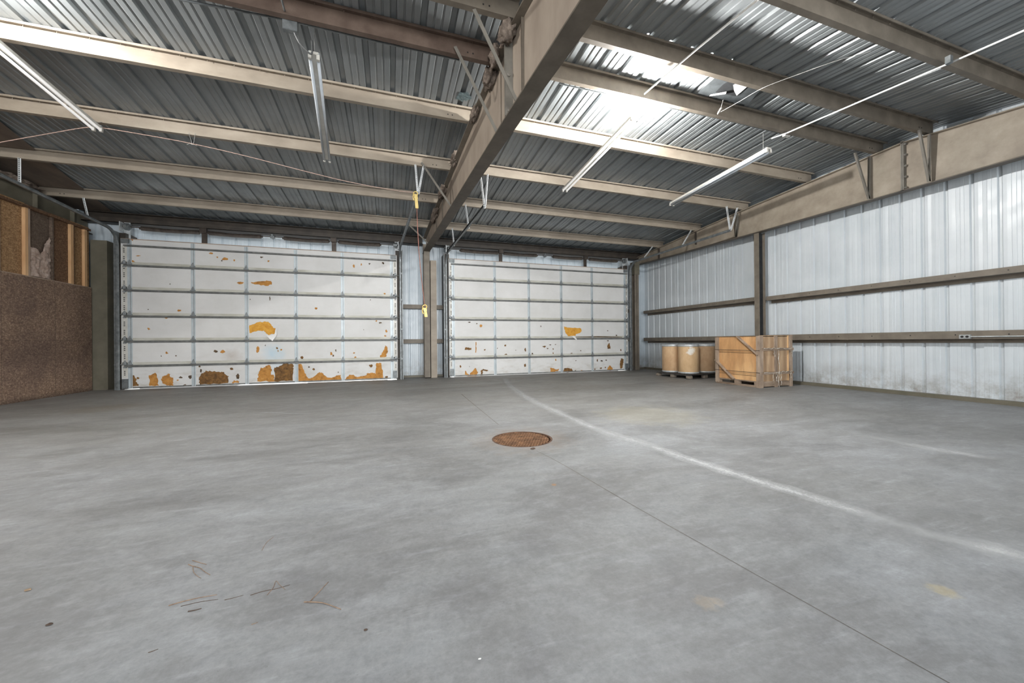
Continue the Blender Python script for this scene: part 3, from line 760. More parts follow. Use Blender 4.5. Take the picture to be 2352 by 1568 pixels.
def zb(pts): return [(x/6.72+270, y/6.72+790) for x, y in pts]
def zc(pts): return [(x/7.127+600, y/7.127+720) for x, y in pts]
def c4(pts): return [(x/2.904, y/2.904+430) for x, y in pts]
def c5(pts): return [(x/2.904+780, y/2.904+430) for x, y in pts]
def zd(pts): return [(x/5.47+1030, y/5.47+720) for x, y in pts]
big1 = [(zb([(200, 480), (255, 480), (300, 590), (335, 650), (200, 655)]), 'foam_brown'), (zb([(480, 485), (590, 445), (640, 640), (500, 650)]), 'foam'),
 (zb([(665, 540), (715, 490), (800, 455), (815, 510), (860, 510), (865, 590), (855, 640), (760, 640), (690, 595)]), 'foam'),
 (zb([(1260, 510), (1300, 450), (1370, 410), (1560, 425), (1640, 430), (1700, 490), (1715, 500), (1705, 600), (1270, 625)]), 'foam_brown'),
 (zb([(1770, 600), (1800, 560), (1870, 565), (1880, 600)]), 'foam'),
 (zc([(-71, 1105), (-40, 980), (-10, 890), (60, 880), (110, 835), (150, 850), (170, 900), (165, 1000), (216, 1003), (216, 1110)]), 'foam'),
 (zc([(216, 1110), (216, 885), (300, 855), (390, 820), (520, 825), (530, 900), (520, 1100)]), 'foam_brown'),
 (zc([(600, 820), (660, 820), (680, 880), (710, 960), (770, 1060), (850, 1040), (960, 955), (1010, 970), (1080, 1050), (1150, 1050), (1240, 1010), (1300, 1000), (1310, 1085), (610, 1120)]), 'foam'),
 (zc([(1380, 1060), (1440, 1000), (1510, 1000), (1560, 1040), (1700, 1015), (1740, 970), (1830, 965), (1870, 985), (1885, 808), (1965, 808), (2005, 1065), (1380, 1085)]), 'foam'),
 (zc([(1945, 720), (1950, 680), (2000, 600), (2040, 520), (2065, 540), (2065, 600), (2085, 610), (2055, 650), (2050, 715)]), 'foam'),
 (c4([(1665, 920), (1710, 902), (1790, 895), (1815, 925), (1840, 945), (1835, 975), (1790, 985), (1760, 955), (1700, 962), (1665, 972)]), 'foam_bright'),
 (c4([(1675, 632), (1760, 625), (1810, 622), (1815, 645), (1790, 658), (1700, 648)]), 'foam')]
for pts, mt in big1: patch(D1, S1, pts, mt, .004, R1, .017, 6)
fl = patch(D1, S1, c4([(1775, 985), (1800, 990), (1835, 980), (1846, 935), (1850, 985), (1822, 1026), (1795, 1003)]), 'flap', .07, R1, .006, 3, 'torn_flap'); fl['label'] = 'hanging white flap of torn facing'
sm1 = [(zb, 760, 135, 27, 22, 0), (zb, 1515, 110, 32, 26, 2), (zb, 1620, 115, 40, 28, 0), (zb, 2165, 80, 34, 70, 0), (zb, 315, 525, 26, 22, 1), (zb, 1125, 505, 26, 34, 2), (zb, 1760, 380, 30, 26, 1), (zb, 1860, 500, 32, 40, 2), (zb, 975, 515, 28, 18, 2), (zb, 930, 555, 18, 15, 0), (zb, 900, 180, 12, 12, 2), (zb, 675, 185, 12, 12, 2), (zb, 1290, 410, 16, 32, 2), (zb, 1270, 345, 20, 16, 2), (zb, 1040, 628, 26, 10, 2),
 (zc, 260, 565, 18, 22, 1), (zc, 330, 590, 20, 18, 0), (zc, 280, 610, 14, 16, 0), (zc, 1145, 650, 24, 28, 0), (zc, 1180, 690, 16, 20, 1), (zc, 1520, 640, 18, 14, 0), (zc, 1540, 722, 26, 24, 0), (zc, 670, 720, 30, 24, 1), (zc, 1795, 850, 28, 26, 1), (zc, 860, 910, 22, 20, 1), (zc, 780, 875, 16, 14, 2), (zc, 1885, 120, 16, 14, 0), (zc, 1945, 152, 30, 12, 2), (zc, 2050, 285, 18, 28, 0), (zc, 2030, 365, 18, 16, 0), (zc, 2050, 1040, 24, 22, 1), (zc, 68, 520, 8, 14, 2), (zc, 1675, 262, 8, 8, 2), (zc, 1220, 600, 12, 20, 2), (zc, 1258, 960, 10, 14, 2),
 (c4, 1600, 638, 24, 8, 0), (c4, 925, 457, 16, 5, 0), (c4, 885, 495, 20, 11, 0), (c4, 1408, 440, 14, 9, 0), (c4, 1500, 478, 24, 9, 0), (c4, 1563, 487, 7, 7, 0), (c4, 1450, 467, 7, 6, 0), (c4, 1197, 822, 16, 8, 0), (c4, 1108, 870, 13, 6, 0), (c4, 992, 943, 12, 9, 0), (c4, 2110, 808, 11, 9, 0), (c4, 880, 350, 9, 9, 0), (c4, 1790, 492, 9, 7, 0), (c4, 1745, 466, 11, 5, 2), (c4, 1480, 490, 6, 6, 2), (c4, 1800, 742, 4, 14, 2), (c4, 990, 815, 5, 4, 2), (c4, 1135, 645, 4, 5, 2), (c4, 1670, 748, 4, 4, 2),
 (c5, 95, 527, 9, 13, 0), (c5, 200, 510, 6, 6, 2), (c5, 290, 505, 8, 9, 2), (c5, 145, 515, 6, 8, 0), (c5, 300, 710, 9, 7, 0), (c5, 206, 750, 4, 4, 2)]
for f, x, y, rx, ry, mi in sm1: patch(D1, S1, f(blob_px((x, y), rx, ry, R1)), ['foam', 'foam_brown', 'foam_dark'][mi], .004, R1, .01, 2)
big2 = [(zd([(1450, 160), (1500, 175), (1590, 175), (1660, 185), (1675, 215), (1655, 240), (1605, 255), (1595, 280), (1500, 285), (1470, 240)]), 'foam_bright'),
 (zd([(205, 760), (215, 715), (235, 750), (265, 775), (275, 745), (340, 680), (370, 745), (350, 788), (230, 785)]), 'foam'),
 (zd([(400, 780), (410, 710), (440, 695), (500, 710), (490, 722), (430, 716), (430, 780)]), 'foam_brown'),
 (zd([(1280, 680), (1330, 690), (1355, 705), (1390, 690), (1380, 715), (1310, 740), (1285, 735)]), 'foam'),
 (zd([(1440, 735), (1450, 690), (1490, 680), (1550, 690), (1565, 725), (1520, 735)]), 'foam_brown'),
 (zd([(1995, 715), (2000, 680), (2025, 650), (2060, 680), (2065, 715)]), 'foam'),
 (zd([(2155, 690), (2155, 620), (2165, 560), (2200, 570), (2200, 610), (2180, 685)]), 'foam_brown'),
 (zd([(205, 455), (215, 420), (250, 425), (290, 435), (290, 455)]), 'foam_brown'), (zd([(335, 490), (340, 355), (352, 360), (347, 490)]), 'foam'),
 (zd([(1995, 440), (2000, 385), (2025, 370), (2035, 440)]), 'foam_brown'), (zd([(1175, 410), (1228, 403), (1205, 432)]), 'foam_brown')]
for pts, mt in big2: patch(D2, S2, pts, mt, .004, R2, .013, 5)
patch(D2, S2, zd([(1600, 292), (1850, 285), (1920, 285), (2180, 294), (2180, 300), (1900, 299), (1600, 298)]), 'foam_dark', .009, R2, .003, 2, 'rusty_crack')
patch(D2, S2, zd([(1540, 285), (1575, 285), (1605, 325), (1590, 328)]), 'flap', .068, R2, .003, 2, 'torn_flap')
sm2 = [(407, 152, 22, 22, 0), (265, 108, 20, 7, 2), (715, 400, 15, 16, 1), (965, 455, 11, 22, 1), (720, 515, 18, 11, 1), (1055, 507, 15, 15, 2), (1550, 500, 16, 14, 1), (2165, 455, 9, 22, 1), (150, 665, 11, 20, 1), (962, 650, 14, 28, 1), (1870, 585, 9, 18, 1), (1925, 592, 20, 10, 2), (1915, 685, 15, 14, 1), (1840, 697, 11, 10, 1), (1675, 720, 14, 11, 0), (1600, 590, 9, 8, 2), (1245, 438, 15, 6, 2), (1280, 392, 16, 6, 2), (1315, 445, 9, 9, 1), (2000, 340, 15, 8, 2), (455, 455, 12, 10, 1), (1348, 580, 11, 12, 0), (1970, 675, 9, 10, 1), (355, 125, 11, 8, 2), (2000, 215, 8, 6, 2), (1160, 158, 7, 9, 2), (1660, 465, 9, 8, 2), (2110, 275, 12, 12, 2), (1315, 498, 8, 12, 1), (1345, 388, 12, 5, 2), (1980, 585, 12, 10, 2), (1595, 718, 10, 7, 2), (615, 435, 6, 8, 2), (845, 460, 7, 7, 2), (265, 665, 6, 5, 2)]
for x, y, rx, ry, mi in sm2: patch(D2, S2, zd(blob_px((x, y), rx, ry, R2)), ['foam', 'foam_brown', 'foam_dark'][mi], .004, R2, .009, 2)

# tracks
def track(label, x, xe, inward, zc_, yend, zend, hangers, ped=None):
    t = thing('garage_door_track', (x, YD-.07, 0), label, 'door track', 'garage door tracks')
    vt = [(x, YD-.06, 0.0), (x, YD-.06, zc_-.42)]
    arc = [(x, YD-.06-.38*(1-math.cos(a)), zc_-.42+.38*math.sin(a)) for a in [PI/2*i/8 for i in range(1, 9)]]
    hz = [(x+(xe-x)*f, YD-.44+(yend-YD+.44)*f, zc_-.04+(zend-zc_+.04)*f) for f in (.25, .5, .75, 1)]
    def chan(pts, nm):
        k = MB(); P = [Vector(p) for p in pts]; rings = []
        for i, p in enumerate(P):
            tt = (P[min(i+1, len(P)-1)]-P[max(i-1, 0)]).normalized(); u = Vector((1, 0, 0)); v = u.cross(tt).normalized()
            rings.append([p+u*a+v*b_ for a, b_ in ((-.028*inward, -.03), (.012*inward, -.03), (.028*inward, -.015), (.028*inward, .015), (.012*inward, .03), (-.028*inward, .03), (-.028*inward, .024), (.008*inward, .024), (.02*inward, .012), (.02*inward, -.012), (.008*inward, -.024), (-.028*inward, -.024))])
        k.loft(rings); return k.build(nm, 'galv_dark', t)
    chan(vt, 'vertical_track'); chan([vt[-1]] + arc, 'curved_track'); chan([arc[-1]] + hz, 'horizontal_track')
    k = MB(); xo = x-inward*.05; k.box(min(xo, xo-inward*.03), max(xo, xo-inward*.03), YD-.06, YD+.1, 0, 3.95); k.build('track_angle', 'galv_dark', t)
    for zz in (.6, 1.5, 2.4, 3.2):
        k = MB(); k.box(min(x, x-inward*.07), max(x, x-inward*.07), YD-.055, YD-.02, zz, zz+.05); k.build('track_bracket', 'galv_dark', t)
    for a, b_ in hangers:
        k = MB(); a, b_ = Vector(a), Vector(b_); k.bar(a, b_, .038, .004, 0, (0, 1, 0)); n = int((a-b_).length/.035)
        k.bar(a+Vector((0, .018, 0)), b_+Vector((0, .018, 0)), .038, .004, 0, (1, 0, 0))
        for i in range(n):
            p = a.lerp(b_, (i+.5)/n); k.box(p.x-.005, p.x+.005, p.y-.006, p.y+.004, p.z-.009, p.z+.009, 1); k.box(p.x-.004, p.x+.004, p.y+.01, p.y+.022, p.z-.009, p.z+.009, 1)
        k.build('perforated_hanger', ['hanger', 'felt_and_shade'], t)
    return t
track('left door\'s left track, curving up beside the wooden wall', -6.375, -6.45, 1, 4.0, 7.4, 4.20, [((-6.43, 9.33, 4.57), (-6.43, 9.33, 4.10)), ((-6.55, 11.04, 4.46), (-6.47, 11.04, 4.02))])
track('left door\'s right track, rising to a yellow-tagged V hanger', .335, .575, -1, 4.0, 7.66, 4.10, [((.53, 7.66, 4.67), (.575, 7.68, 4.09)), ((.69, 7.66, 4.67), (.585, 7.66, 4.09))])
track('right door\'s left track, just right of the middle column', 1.735, 1.95, 1, 3.93, 7.66, 4.0, [((1.86, 7.66, 4.67), (1.95, 7.68, 3.95)), ((2.02, 7.66, 4.67), (1.96, 7.66, 3.97)), ((1.87, 9.33, 4.6), (1.95, 9.33, 4.0)), ((1.81, 11.04, 4.5), (1.86, 11.04, 3.97))])
track('right door\'s right track, running along the right wall rafter', 8.56, 8.74, -1, 4.05, 7.66, 4.06, [((8.6, 7.66, 4.68), (8.74, 7.68, 4.06)), ((8.98, 7.66, 4.68), (8.75, 7.66, 4.06)), ((9.03, 9.33, 4.56), (8.68, 9.33, 4.06)), ((8.95, 11.04, 4.46), (8.6, 11.04, 4.05))])

# torsion springs
def springs(label, x0, x1, spans, plates, ys=12.08):
    zt = 4.13
    t = thing('torsion_spring_assembly', ((x0+x1)/2, ys, zt), label, 'door spring', 'torsion springs above the doors')
    k = MB(); k.tube([(x0, ys, zt), (x1, ys, zt)], .014, 10); k.build('shaft', 'spring', t)
    for a, b_ in spans:
        k = MB(); n = int((b_-a)/.014); rings = []
        sag = lambda u: -.03*math.sin(PI*u)
        for i in range(n+1):
            u = i/n; r = .052+.003*(i % 2)
            if u < .03 or u > .97: r = .03
            rings.append([(a+(b_-a)*u, ys+r*math.cos(2*PI*q/10), zt-.02+sag(u)*.5+r*math.sin(2*PI*q/10)) for q in range(10)])
        k.loft(rings); k.build('spring', 'spring', t)
    for xp in plates:
        k = MB(); k.box(xp-.06, xp+.06, ys+.02, ys+.05, 3.66, 4.22); k.box(xp-.075, xp+.075, ys-.07, ys+.05, 4.09, 4.21); k.build('centre_bracket', 'spring', t)
    xm = (spans[1][1]+spans[2][0])/2
    k = MB(); k.tube([(xm-.05, ys, zt), (xm+.05, ys, zt)], .05, 12); k.box(xm-.02, xm+.02, ys-.06, ys+.06, zt-.06, zt+.06); k.build('shaft_coupler', 'galv_dark', t)
    for xe, s in ((x0+.05, 1), (x1-.05, -1)):
        k = MB(); k.tube([(xe+s*.05, ys, zt), (xe+s*.12, ys, zt)], [.085, .085], 20); k.tube([(xe+s*.12, ys, zt), (xe+s*.16, ys, zt)], .06, 20); k.build('cable_drum', 'galv_dark', t)
        k = MB(); k.box(xe-.02, xe+.0, ys-.1, YB-.02, zt-.13, zt+.1); k.box(min(xe, xe+s*.12), max(xe, xe+s*.12), ys+.06, ys+.08, 3.72, zt+.12); k.build('end_plate', 'galv', t)
springs('row of dark torsion springs above the left garage door', -6.45, .36, [(-6.06, -4.75), (-4.62, -3.33), (-2.85, -1.62), (-1.42, -.2)], [-4.69, -1.52])
springs('row of dark torsion springs above the right garage door', 1.72, 8.62, [(2.2, 3.55), (3.68, 4.95), (5.5, 6.72), (6.95, 8.2)], [3.61, 6.83])

# ------------------------------------------------------------------ fluorescent strip lights
def fixture(a, b_, label, lit=False, bulb=0):
    a, b_ = Vector(a), Vector(b_); d = (b_-a).normalized(); L = (b_-a).length
    u = d.cross(Vector((0, 0, 1))).normalized(); v = u.cross(d)
    def P(l, s, h): return a+d*l+u*s+v*h
    t = thing('strip_light', a, label, 'fluorescent light', 'fluorescent strip lights')
    k = MB()
    for prof in ([(-.035, .0), (.035, .0), (.05, .028), (.05, .034), (-.05, .034), (-.05, .028)],):
        k.loft([[P(l, s, h+.03) for s, h in prof] for l in (0, L)])
    k.build('housing', 'pad_white', t)
    for s in (-.045, .045):
        k = MB(); k.tube([P(.04, s, 0), P(L-.04, s, 0)], .019, 12)
        k.build('lamp_tube', 'tube_lit' if lit else 'tube', t, True)
    if bulb:
        c = P(-.07, 0, .06); k = MB()
        k.lathe(tuple(c), [(.004, .05)]+[(.05*math.cos(q*PI/14), .05*math.sin(q*PI/14)) for q in range(6, -7, -1)]+[(.004, -.05)], 24); k.build('lamp_bulb', m_emit('glaring_bulb', (1, .98, .95, 1), bulb), t, True)
        k = MB(); k.tube([P(.0, 0, .05), P(-.035, 0, .06)], .018, 12); k.build('bulb_socket', 'pad_white', t)
    for l in (.0, L-.035):
        for s in (-.045, .045):
            k = MB(); k.hexa([P(l, s-.018, -.026), P(l, s+.018, -.026), P(l, s+.018, .04), P(l, s-.018, .04)], [P(l+.035, s-.018, -.026), P(l+.035, s+.018, -.026), P(l+.035, s+.018, .04), P(l+.035, s-.018, .04)]); k.build('lamp_holder', 'pad_white', t)
    for l, m_ in ((.03, 'galv'), (L-.03, 'galv')):
        k = MB(); k.hexa([P(l-.02, -.06, .05), P(l+.02, -.06, .05), P(l+.02, .06, .05), P(l-.02, .06, .05)], [P(l-.02, -.06, .066), P(l+.02, -.06, .066), P(l+.02, .06, .066), P(l-.02, .06, .066)])
        k.build('end_clip', m_, t)
    for l in (.12, L-.1):
        p = P(l, 0, .06); zt_ = roofz(p.y)-.0
        yp = min(PY, key=lambda q: abs(q-p.y)); top = Vector((p.x, yp, PZ[PY.index(yp)]+.01)) if abs(yp-p.y) < .4 else Vector((p.x, p.y, zt_))
        k = MB(); k.tube([p, top], .004, 6); k.build('hanging_wire', 'wire', t)
    return t
fixture((-4.22, 4.95, 4.60), (-4.33, 7.62, 4.50), 'fluorescent strip light nearest the left wall, cut by the picture edge', True, 7200)
fixture((-.84, 5.05, 4.60), (-1.066, 7.66, 4.50), 'unlit two-tube strip light just left of the big rafter')
fixture((3.70, 4.95, 4.60), (3.79, 7.62, 4.50), 'strip light just right of the big rafter, glaring at its near end', True, 10300)
fixture((6.71, 5.05, 4.60), (6.75, 7.62, 4.50), 'unlit fluorescent strip light nearest the right wall')

# conduits, junction box, cords
k = MB(); bx = onY((667, 55), 4.86)
J = thing('junction_box', bx, 'small grey electrical junction box above the unlit left-bay light', 'junction box')
k.box(bx.x-.075, bx.x+.075, bx.y-.03, bx.y+.03, bx.z-.09, bx.z+.09); k.build('box', 'galv_dark', J)
k = MB(); k.box(bx.x-.07, bx.x+.07, bx.y-.034, bx.y-.03, bx.z-.085, bx.z+.085); k.build('cover', 'galv_dark', J)
k = MB(); k.tube(smooth_pts([(bx.x+.04, bx.y, bx.z-.09), bx+Vector((.1, .02, -.2)), bx+Vector((.2, .08, -.24)), (-.86, 5.04, 4.78), (-.845, 5.06, 4.67)], 8), .01, 8); tag(k.build('flexible_cable', 'cable'), 'dark flexible cable from the junction box down to the strip light', 'cable')
k = MB(); k.tube([onY(p, 4.91) for p in ((300, -25), (413, -1), (655, 45), (800, 80), (1055, 138))], .012, 8); tag(k.build('conduit', 'galv_dark'), 'thin metal conduit along the dark red-brown purlin', 'conduit')
k = MB(); k.tube([(bx.x-.045, bx.y, bx.z+.09), onY((647, 0), 4.5), onY((640, -60), 4.0)], .011, 8); tag(k.build('conduit', 'galv_dark'), 'short metal conduit rising from the junction box at the top edge', 'conduit')
k = MB(); k.tube([onZ((1480, 215), 4.76), onZ((1610, 105), 4.76), onZ((1740, 0), 4.76), onZ((1860, -100), 4.70)], .012, 8); tag(k.build('conduit', 'pipe_white'), 'white conduit running to the glowing light from top edge', 'conduit')
k = MB(); k.tube([onY((1772, 318), 4.85), onY((1808, 305), 4.72), onY((2183, 144), 2.72), onY((2352, 70), 2.1), onY((2600, -40), 1.6)], .012, 8)
tag(k.build('conduit', 'pipe_white'), 'long white conduit crossing the purlins toward the upper right corner', 'conduit')
k = MB(); k.tube([onY((1285, 192), 4.88), onY((1500, 240), 4.88), onY((1650, 272), 4.88), onY((1800, 308), 4.88)], .01, 8); tag(k.build('conduit', 'galv_dark'), 'thin grey conduit under the ridge purlin of the right bay', 'conduit')
k = MB(); c0 = onY((1806, 309), 4.86); k.box(c0.x-.06, c0.x+.06, c0.y-.03, c0.y+.03, c0.z-.04, c0.z+.04); tag(k.build('junction_box', 'pad_white'), 'small white junction box above the right-hand strip light', 'junction box')
k = MB(); k.tube(smooth_pts([c0-Vector((0, 0, .04)), onY((1783, 330), 4.95), (6.71, 5.06, 4.66)], 6), .005, 6); tag(k.build('flexible_cable', 'cable'), 'short thin cable from white junction box to the right-hand light', 'cable')
c1 = onY((2181, 140), 2.70); k = MB(); k.box(c1.x-.03, c1.x+.03, c1.y-.02, c1.y+.03, c1.z-.03, c1.z+.06); tag(k.build('pipe_clamp', 'galv_dark'), 'small dark clamp holding the long white conduit to a purlin', 'clamp')
# pink cord through the left bay
yv = 7.66
k = MB(); k.tube(smooth_pts([onY(p, yv) for p in ((-60, 340), (0, 327), (100, 309), (195, 293), (237, 294), (340, 311), (437, 329), (560, 357), (700, 393), (799, 417), (900, 436), (950, 442))], 4), .006, 6)
tag(k.build('twine_line', 'rope_pink'), 'thin pinkish cord strung under the purlins of the left bay', 'cord')
k = MB(); a = onY((437, 329), yv)
for dx in (-.03, .06): k.tube(smooth_pts([(a.x+dx, yv+.02, 4.69), (a.x+.03+dx*.2, yv, 4.5), a, a+Vector((dx*1.6, 0, -.03))], 4), .004, 5)
tag(k.build('wire_tie', 'wire'), 'twisted wire hanging the pinkish cord from a purlin', 'wire')
# pull rope with yellow handles
rp = [onY(p, 7.5) for p in ((957, 470), (960, 540), (965, 610), (974, 690), (975, 705))]
PR = thing('pull_rope', rp[-1], 'faded red pull rope with yellow handles hanging beside the middle column', 'rope')
k = MB(); k.tube(smooth_pts(rp, 4), .007, 6); k.build('rope', 'rope_red', PR)
def handle(p, L, s=1):
    k = MB(); p = Vector(p)
    e_ = Vector((.02*s, 0, -L))
    k.loft([[p+e_*f+Vector((a*w_, b_*.018, 0)) for a, b_ in ((-1, -1), (1, -1), (1, 1), (-1, 1))] for f, w_ in ((-.05, .018), (.0, .03), (.25, .034), (.3, .026), (.9, .03), (1.0, .026))])
    k.tube(smooth_pts([p+Vector((-.03, 0, 0)), p+Vector((-.045, 0, .035)), p+Vector((0, 0, .07)), p+Vector((.035, 0, .04)), p+Vector((.025, 0, 0))], 4), .011, 8)
    k.tube(smooth_pts([p+Vector((-.03, -.01, .02)), p+Vector((-.05, -.01, -.03)), p+Vector((-.045, -.01, -.08)), p+Vector((-.03, -.01, -.11))], 3), .012, 8)
    h = k.build('handle', 'yellow', PR); return h
handle(onY((955, 448), 7.5), .26); handle(onY((976, 708), 7.5), .17)
# white line and hook in the right bay
k = MB(); k.tube(smooth_pts([onY(*q) for q in (((1655, 257), 4.60), ((1700, 232), 4.35), ((1752, 202), 3.95), ((1830, 172), 3.6), ((1920, 140), 3.2), ((2000, 118), 2.95))], 5), .004, 5)
tag(k.build('thin_wire', 'wire'), 'thin pale wire sagging across the ridge purlins, right bay', 'wire')
k = MB(); a = onY((1655, 250), 4.62); k.tube(smooth_pts([onY((1648, 262), 4.62), a, onY((1658, 248), 4.62)], 4), [.006, .012, .012, .012, .014, .012, .01, .008, .006], 6); k.tube([a, onY((1665, 215), 4.6)], .003, 5)
tag(k.build('wire_hook', 'pad_white'), 'small white hook tied to the ridge purlin by a wire', 'hook')

# ridge: grey felt patch with a torn opening
def roofpt(p, dz): # on the flat between the two ridge purlins
    return onZ(p, 4.995+dz)
F = thing('roof_patch', roofpt((1680, 205), 0), 'grey felt patch with torn white hole at the ridge, right bay', 'roof patch')
k = MB(); k.hexa([roofpt(p, -.03) for p in ((1602, 214), (1650, 172), (1756, 196), (1716, 242))], [roofpt(p, -.02) for p in ((1602, 214), (1650, 172), (1756, 196), (1716, 242))]); k.build('felt', 'felt', F)
k = MB(); k.face([roofpt(p, -.034) for p in ((1643, 212), (1662, 193), (1680, 183), (1722, 192), (1690, 221), (1668, 217))]); k.build('torn_edge', 'felt_and_shade', F)
k = MB(); k.face([roofpt(p, -.038) for p in ((1684, 195), (1698, 188), (1722, 194), (1692, 220), (1686, 208))]); k.build('torn_lining', 'flap', F)
k = MB(); k.hexa([roofpt(p, -.06) for p in ((1629, 221), (1632, 217), (1669, 210), (1667, 216))], [roofpt(p, -.05) for p in ((1629, 221), (1632, 217), (1669, 210), (1667, 216))]); k.build('hanging_strip', 'flap', F)
pz = onY((1065, 222), 5.4); k = MB()
pts = [onZ((1065+17*math.cos(a)*(1+.15*math.sin(3*a)), 222+11*math.sin(a)*(1+.2*math.sin(5*a))), 4.975) for a in [2*PI*i/18 for i in range(18)]]
k.face(pts); tag(k.build('roof_patch', simple('blue_grey_tape', (74, 92, 98), (128, 146, 150), 30, .35, .2)), 'small round blue-grey patch on the roof, left of the big rafter', 'roof patch')

# insulation scraps on the big rafter
def scrap(p, rx, ry, rz_, seed, label, mat='insul_grey'):
    b = bmesh.new(); bmesh.ops.create_icosphere(b, subdivisions=4, radius=1)
    for v in b.verts:
        n = v.co.normalized(); f = 1+.45*noise.noise(n*2+Vector((seed, 0, 0)))+.28*noise.noise(n*6+Vector((0, seed, 0)))+.12*noise.noise(n*15)
        v.co = Vector((n.x*rx*f, n.y*ry*f, n.z*rz_*f))+Vector(p)
    k = MB(); k.bm.free(); k.bm = b
    tag(k.build('insulation_scrap', mat, None, True), label, 'insulation', 'insulation scraps along the rafter')
lab = ['ragged grey-pink insulation clump at the top of the big rafter, between the upper braces', 'ragged insulation tuft under the dark red-brown purlin end', 'torn grey insulation beside the lower brace of the big rafter', 'insulation tuft on the rafter by the third purlin from the ridge', 'dark insulation tuft on the rafter beside the second long brace', 'small insulation tuft hanging over the rafter near the back', 'long grey insulation tuft at the rafter end nearest the back wall']
for i, (px, y, r) in enumerate((((1165, 75), 4.2, (.09, .15, .12)), ((1136, 128), 4.62, (.07, .12, .11)), ((1124, 178), 5.0, (.08, .2, .10)), ((1093, 262), 5.85, (.06, .2, .08)), ((1048, 366), 7.4, (.07, .22, .1)), ((1016, 440), 8.7, (.08, .35, .1)), ((998, 495), 10.0, (.07, .5, .12)))):
    p = onY(px, y); p.x = min(p.x, cx(y)-.06); scrap(p, *r, i*3.1, lab[i])
p = onX((90, 428), -7.2); scrap((-7.15, 10.3, 4.48), .1, .5, .07, 31, 'grey insulation remnant on top of the left wall rafter')

# ------------------------------------------------------------------ right wall outlet
OU = thing('outlet_box', onX((2218, 773), 9.49), 'grey double outlet box on the lower right wall rail', 'outlet')
p = wloc(OU); k = MB(); k.box(9.455, 9.498, p.y-.065, p.y+.065, p.z-.035, p.z+.035); k.build('box', 'outlet', OU)
for s in (-.03, .03):
    k = MB(); k.tube([(9.452, p.y+s, p.z), (9.456, p.y+s, p.z)], .02, 14); k.build('socket', 'black', OU)
k = MB(); k.tube([(9.475, p.y-.065, p.z+.0), (9.475, YN, p.z-.0)], .011, 8); tag(k.build('conduit', 'outlet'), 'grey conduit running from the outlet along the lower wall rail', 'conduit')
# thin cable by the corner column
k = MB(); k.tube(smooth_pts([onY(q, 11.78) for q in ((1449, 690), (1452, 735), (1448, 765), (1451, 800), (1447, 825), (1458, 848))], 6), .007, 6); tag(k.build('loose_cable', 'cable'), 'thin loose cable hanging beside the corner column', 'cable')
k = MB(); k.tube([onY((923, 600), 11.96), onY((925, 780), 11.96), onY((926, 852), 11.96)], .005, 6); k.tube([onY((920, 600), 11.96), onY((921, 760), 11.96)], .005, 6); p = onY((920.5, 757), 11.96); k.box(p.x-.012, p.x+.012, 11.94, 11.98, p.z-.04, p.z+.04)
tag(k.build('lift_cable', 'cable'), 'thin dark cables hanging beside the left door\'s right track', 'cable')

# ------------------------------------------------------------------ drums on a pallet
def pallet(o, rot, label):
    t = thing('pallet', o, label, 'pallet')
    c, s = math.cos(rot), math.sin(rot)
    def T(x, y, z): return (o[0]+x*c-y*s, o[1]+x*s+y*c, z)
    def bx(x0, x1, y0, y1, z0, z1, nm, mt):
        k = MB(); k.hexa([T(x0, y0, z0), T(x1, y0, z0), T(x1, y1, z0), T(x0, y1, z0)], [T(x0, y0, z1), T(x1, y0, z1), T(x1, y1, z1), T(x0, y1, z1)]); k.build(nm, mt, t)
    Wd, Dp = 1.3, 1.3
    for i in range(7): bx(0, Wd, i*Dp/7+.012, (i+1)*Dp/7-.012, .112, .13, 'deck_board', 'pallet')
    for x in (0, Wd/2-.045, Wd-.09): bx(x, x+.09, 0, Dp, .09, .112, 'stringer', 'pallet')
    for x in (0, Wd/2-.06, Wd-.12):
        for y in (0, Dp/2-.06, Dp-.12): bx(x, x+.12, y, y+.12, .014, .09, 'block', 'pallet_end')
    for y in (0, Dp/2-.05, Dp-.1): bx(0, Wd, y, y+.1, 0, .014, 'base_board', 'pallet')
    return t, T
PB, PT = pallet((8.10, 8.50, 0), .06, 'low dark pallet on the floor carrying three fibre drums')
def drum(x, y, mat, label, z0=.132, r=.285, h=.86):
    t = thing('fibre_drum', (x, y, z0), label, 'drum', 'fibre drums on the pallet')
    k = MB(); k.lathe((x, y, z0), [(r-.004, .03), (r, .04), (r, h-.06), (r-.004, h-.05)], 48); k.build('body', mat, t, True)
    k = MB(); k.lathe((x, y, z0), [(r-.01, 0), (r+.006, 0), (r+.008, .02), (r+.006, .045), (r-.002, .05)], 48); k.build('bottom_hoop', 'galv', t, True)
    k = MB(); k.lathe((x, y, z0), [(r-.002, h-.07), (r+.006, h-.065), (r+.012, h-.045), (r+.006, h-.03), (r+.010, h-.012), (r+.004, h), (r-.02, h-.004), (.01, h-.012)], 48); k.build('lid_hoop', 'galv', t, True)
    return t
dz = .132
def dpos(px, back): # front foot of the drum on the pallet top, then back to its axis
    p = onZ(px, dz); v = Vector((p.x, p.y, 0)).normalized(); return p+v*back
a2 = (8.50, 8.95); a3 = (9.20, 9.02); a1 = (8.43, 9.56)
drum(a1[0], a1[1], m_drum('plain_fibre_drum', (176, 142, 106), (204, 174, 138)), 'brown fibre drum at the far left of the pallet, half hidden')
drum(a2[0], a2[1], m_drum('spotted_fibre_drum', (184, 152, 112), (212, 182, 144), (a2[0]-.15, a2[1]-.25, .80)), 'middle brown fibre drum with a white splotch near its top')
drum(a3[0], a3[1], m_drum('cracked_fibre_drum', (170, 138, 106), (200, 170, 136)), 'brown fibre drum right behind the wooden crate, with dark cracks')

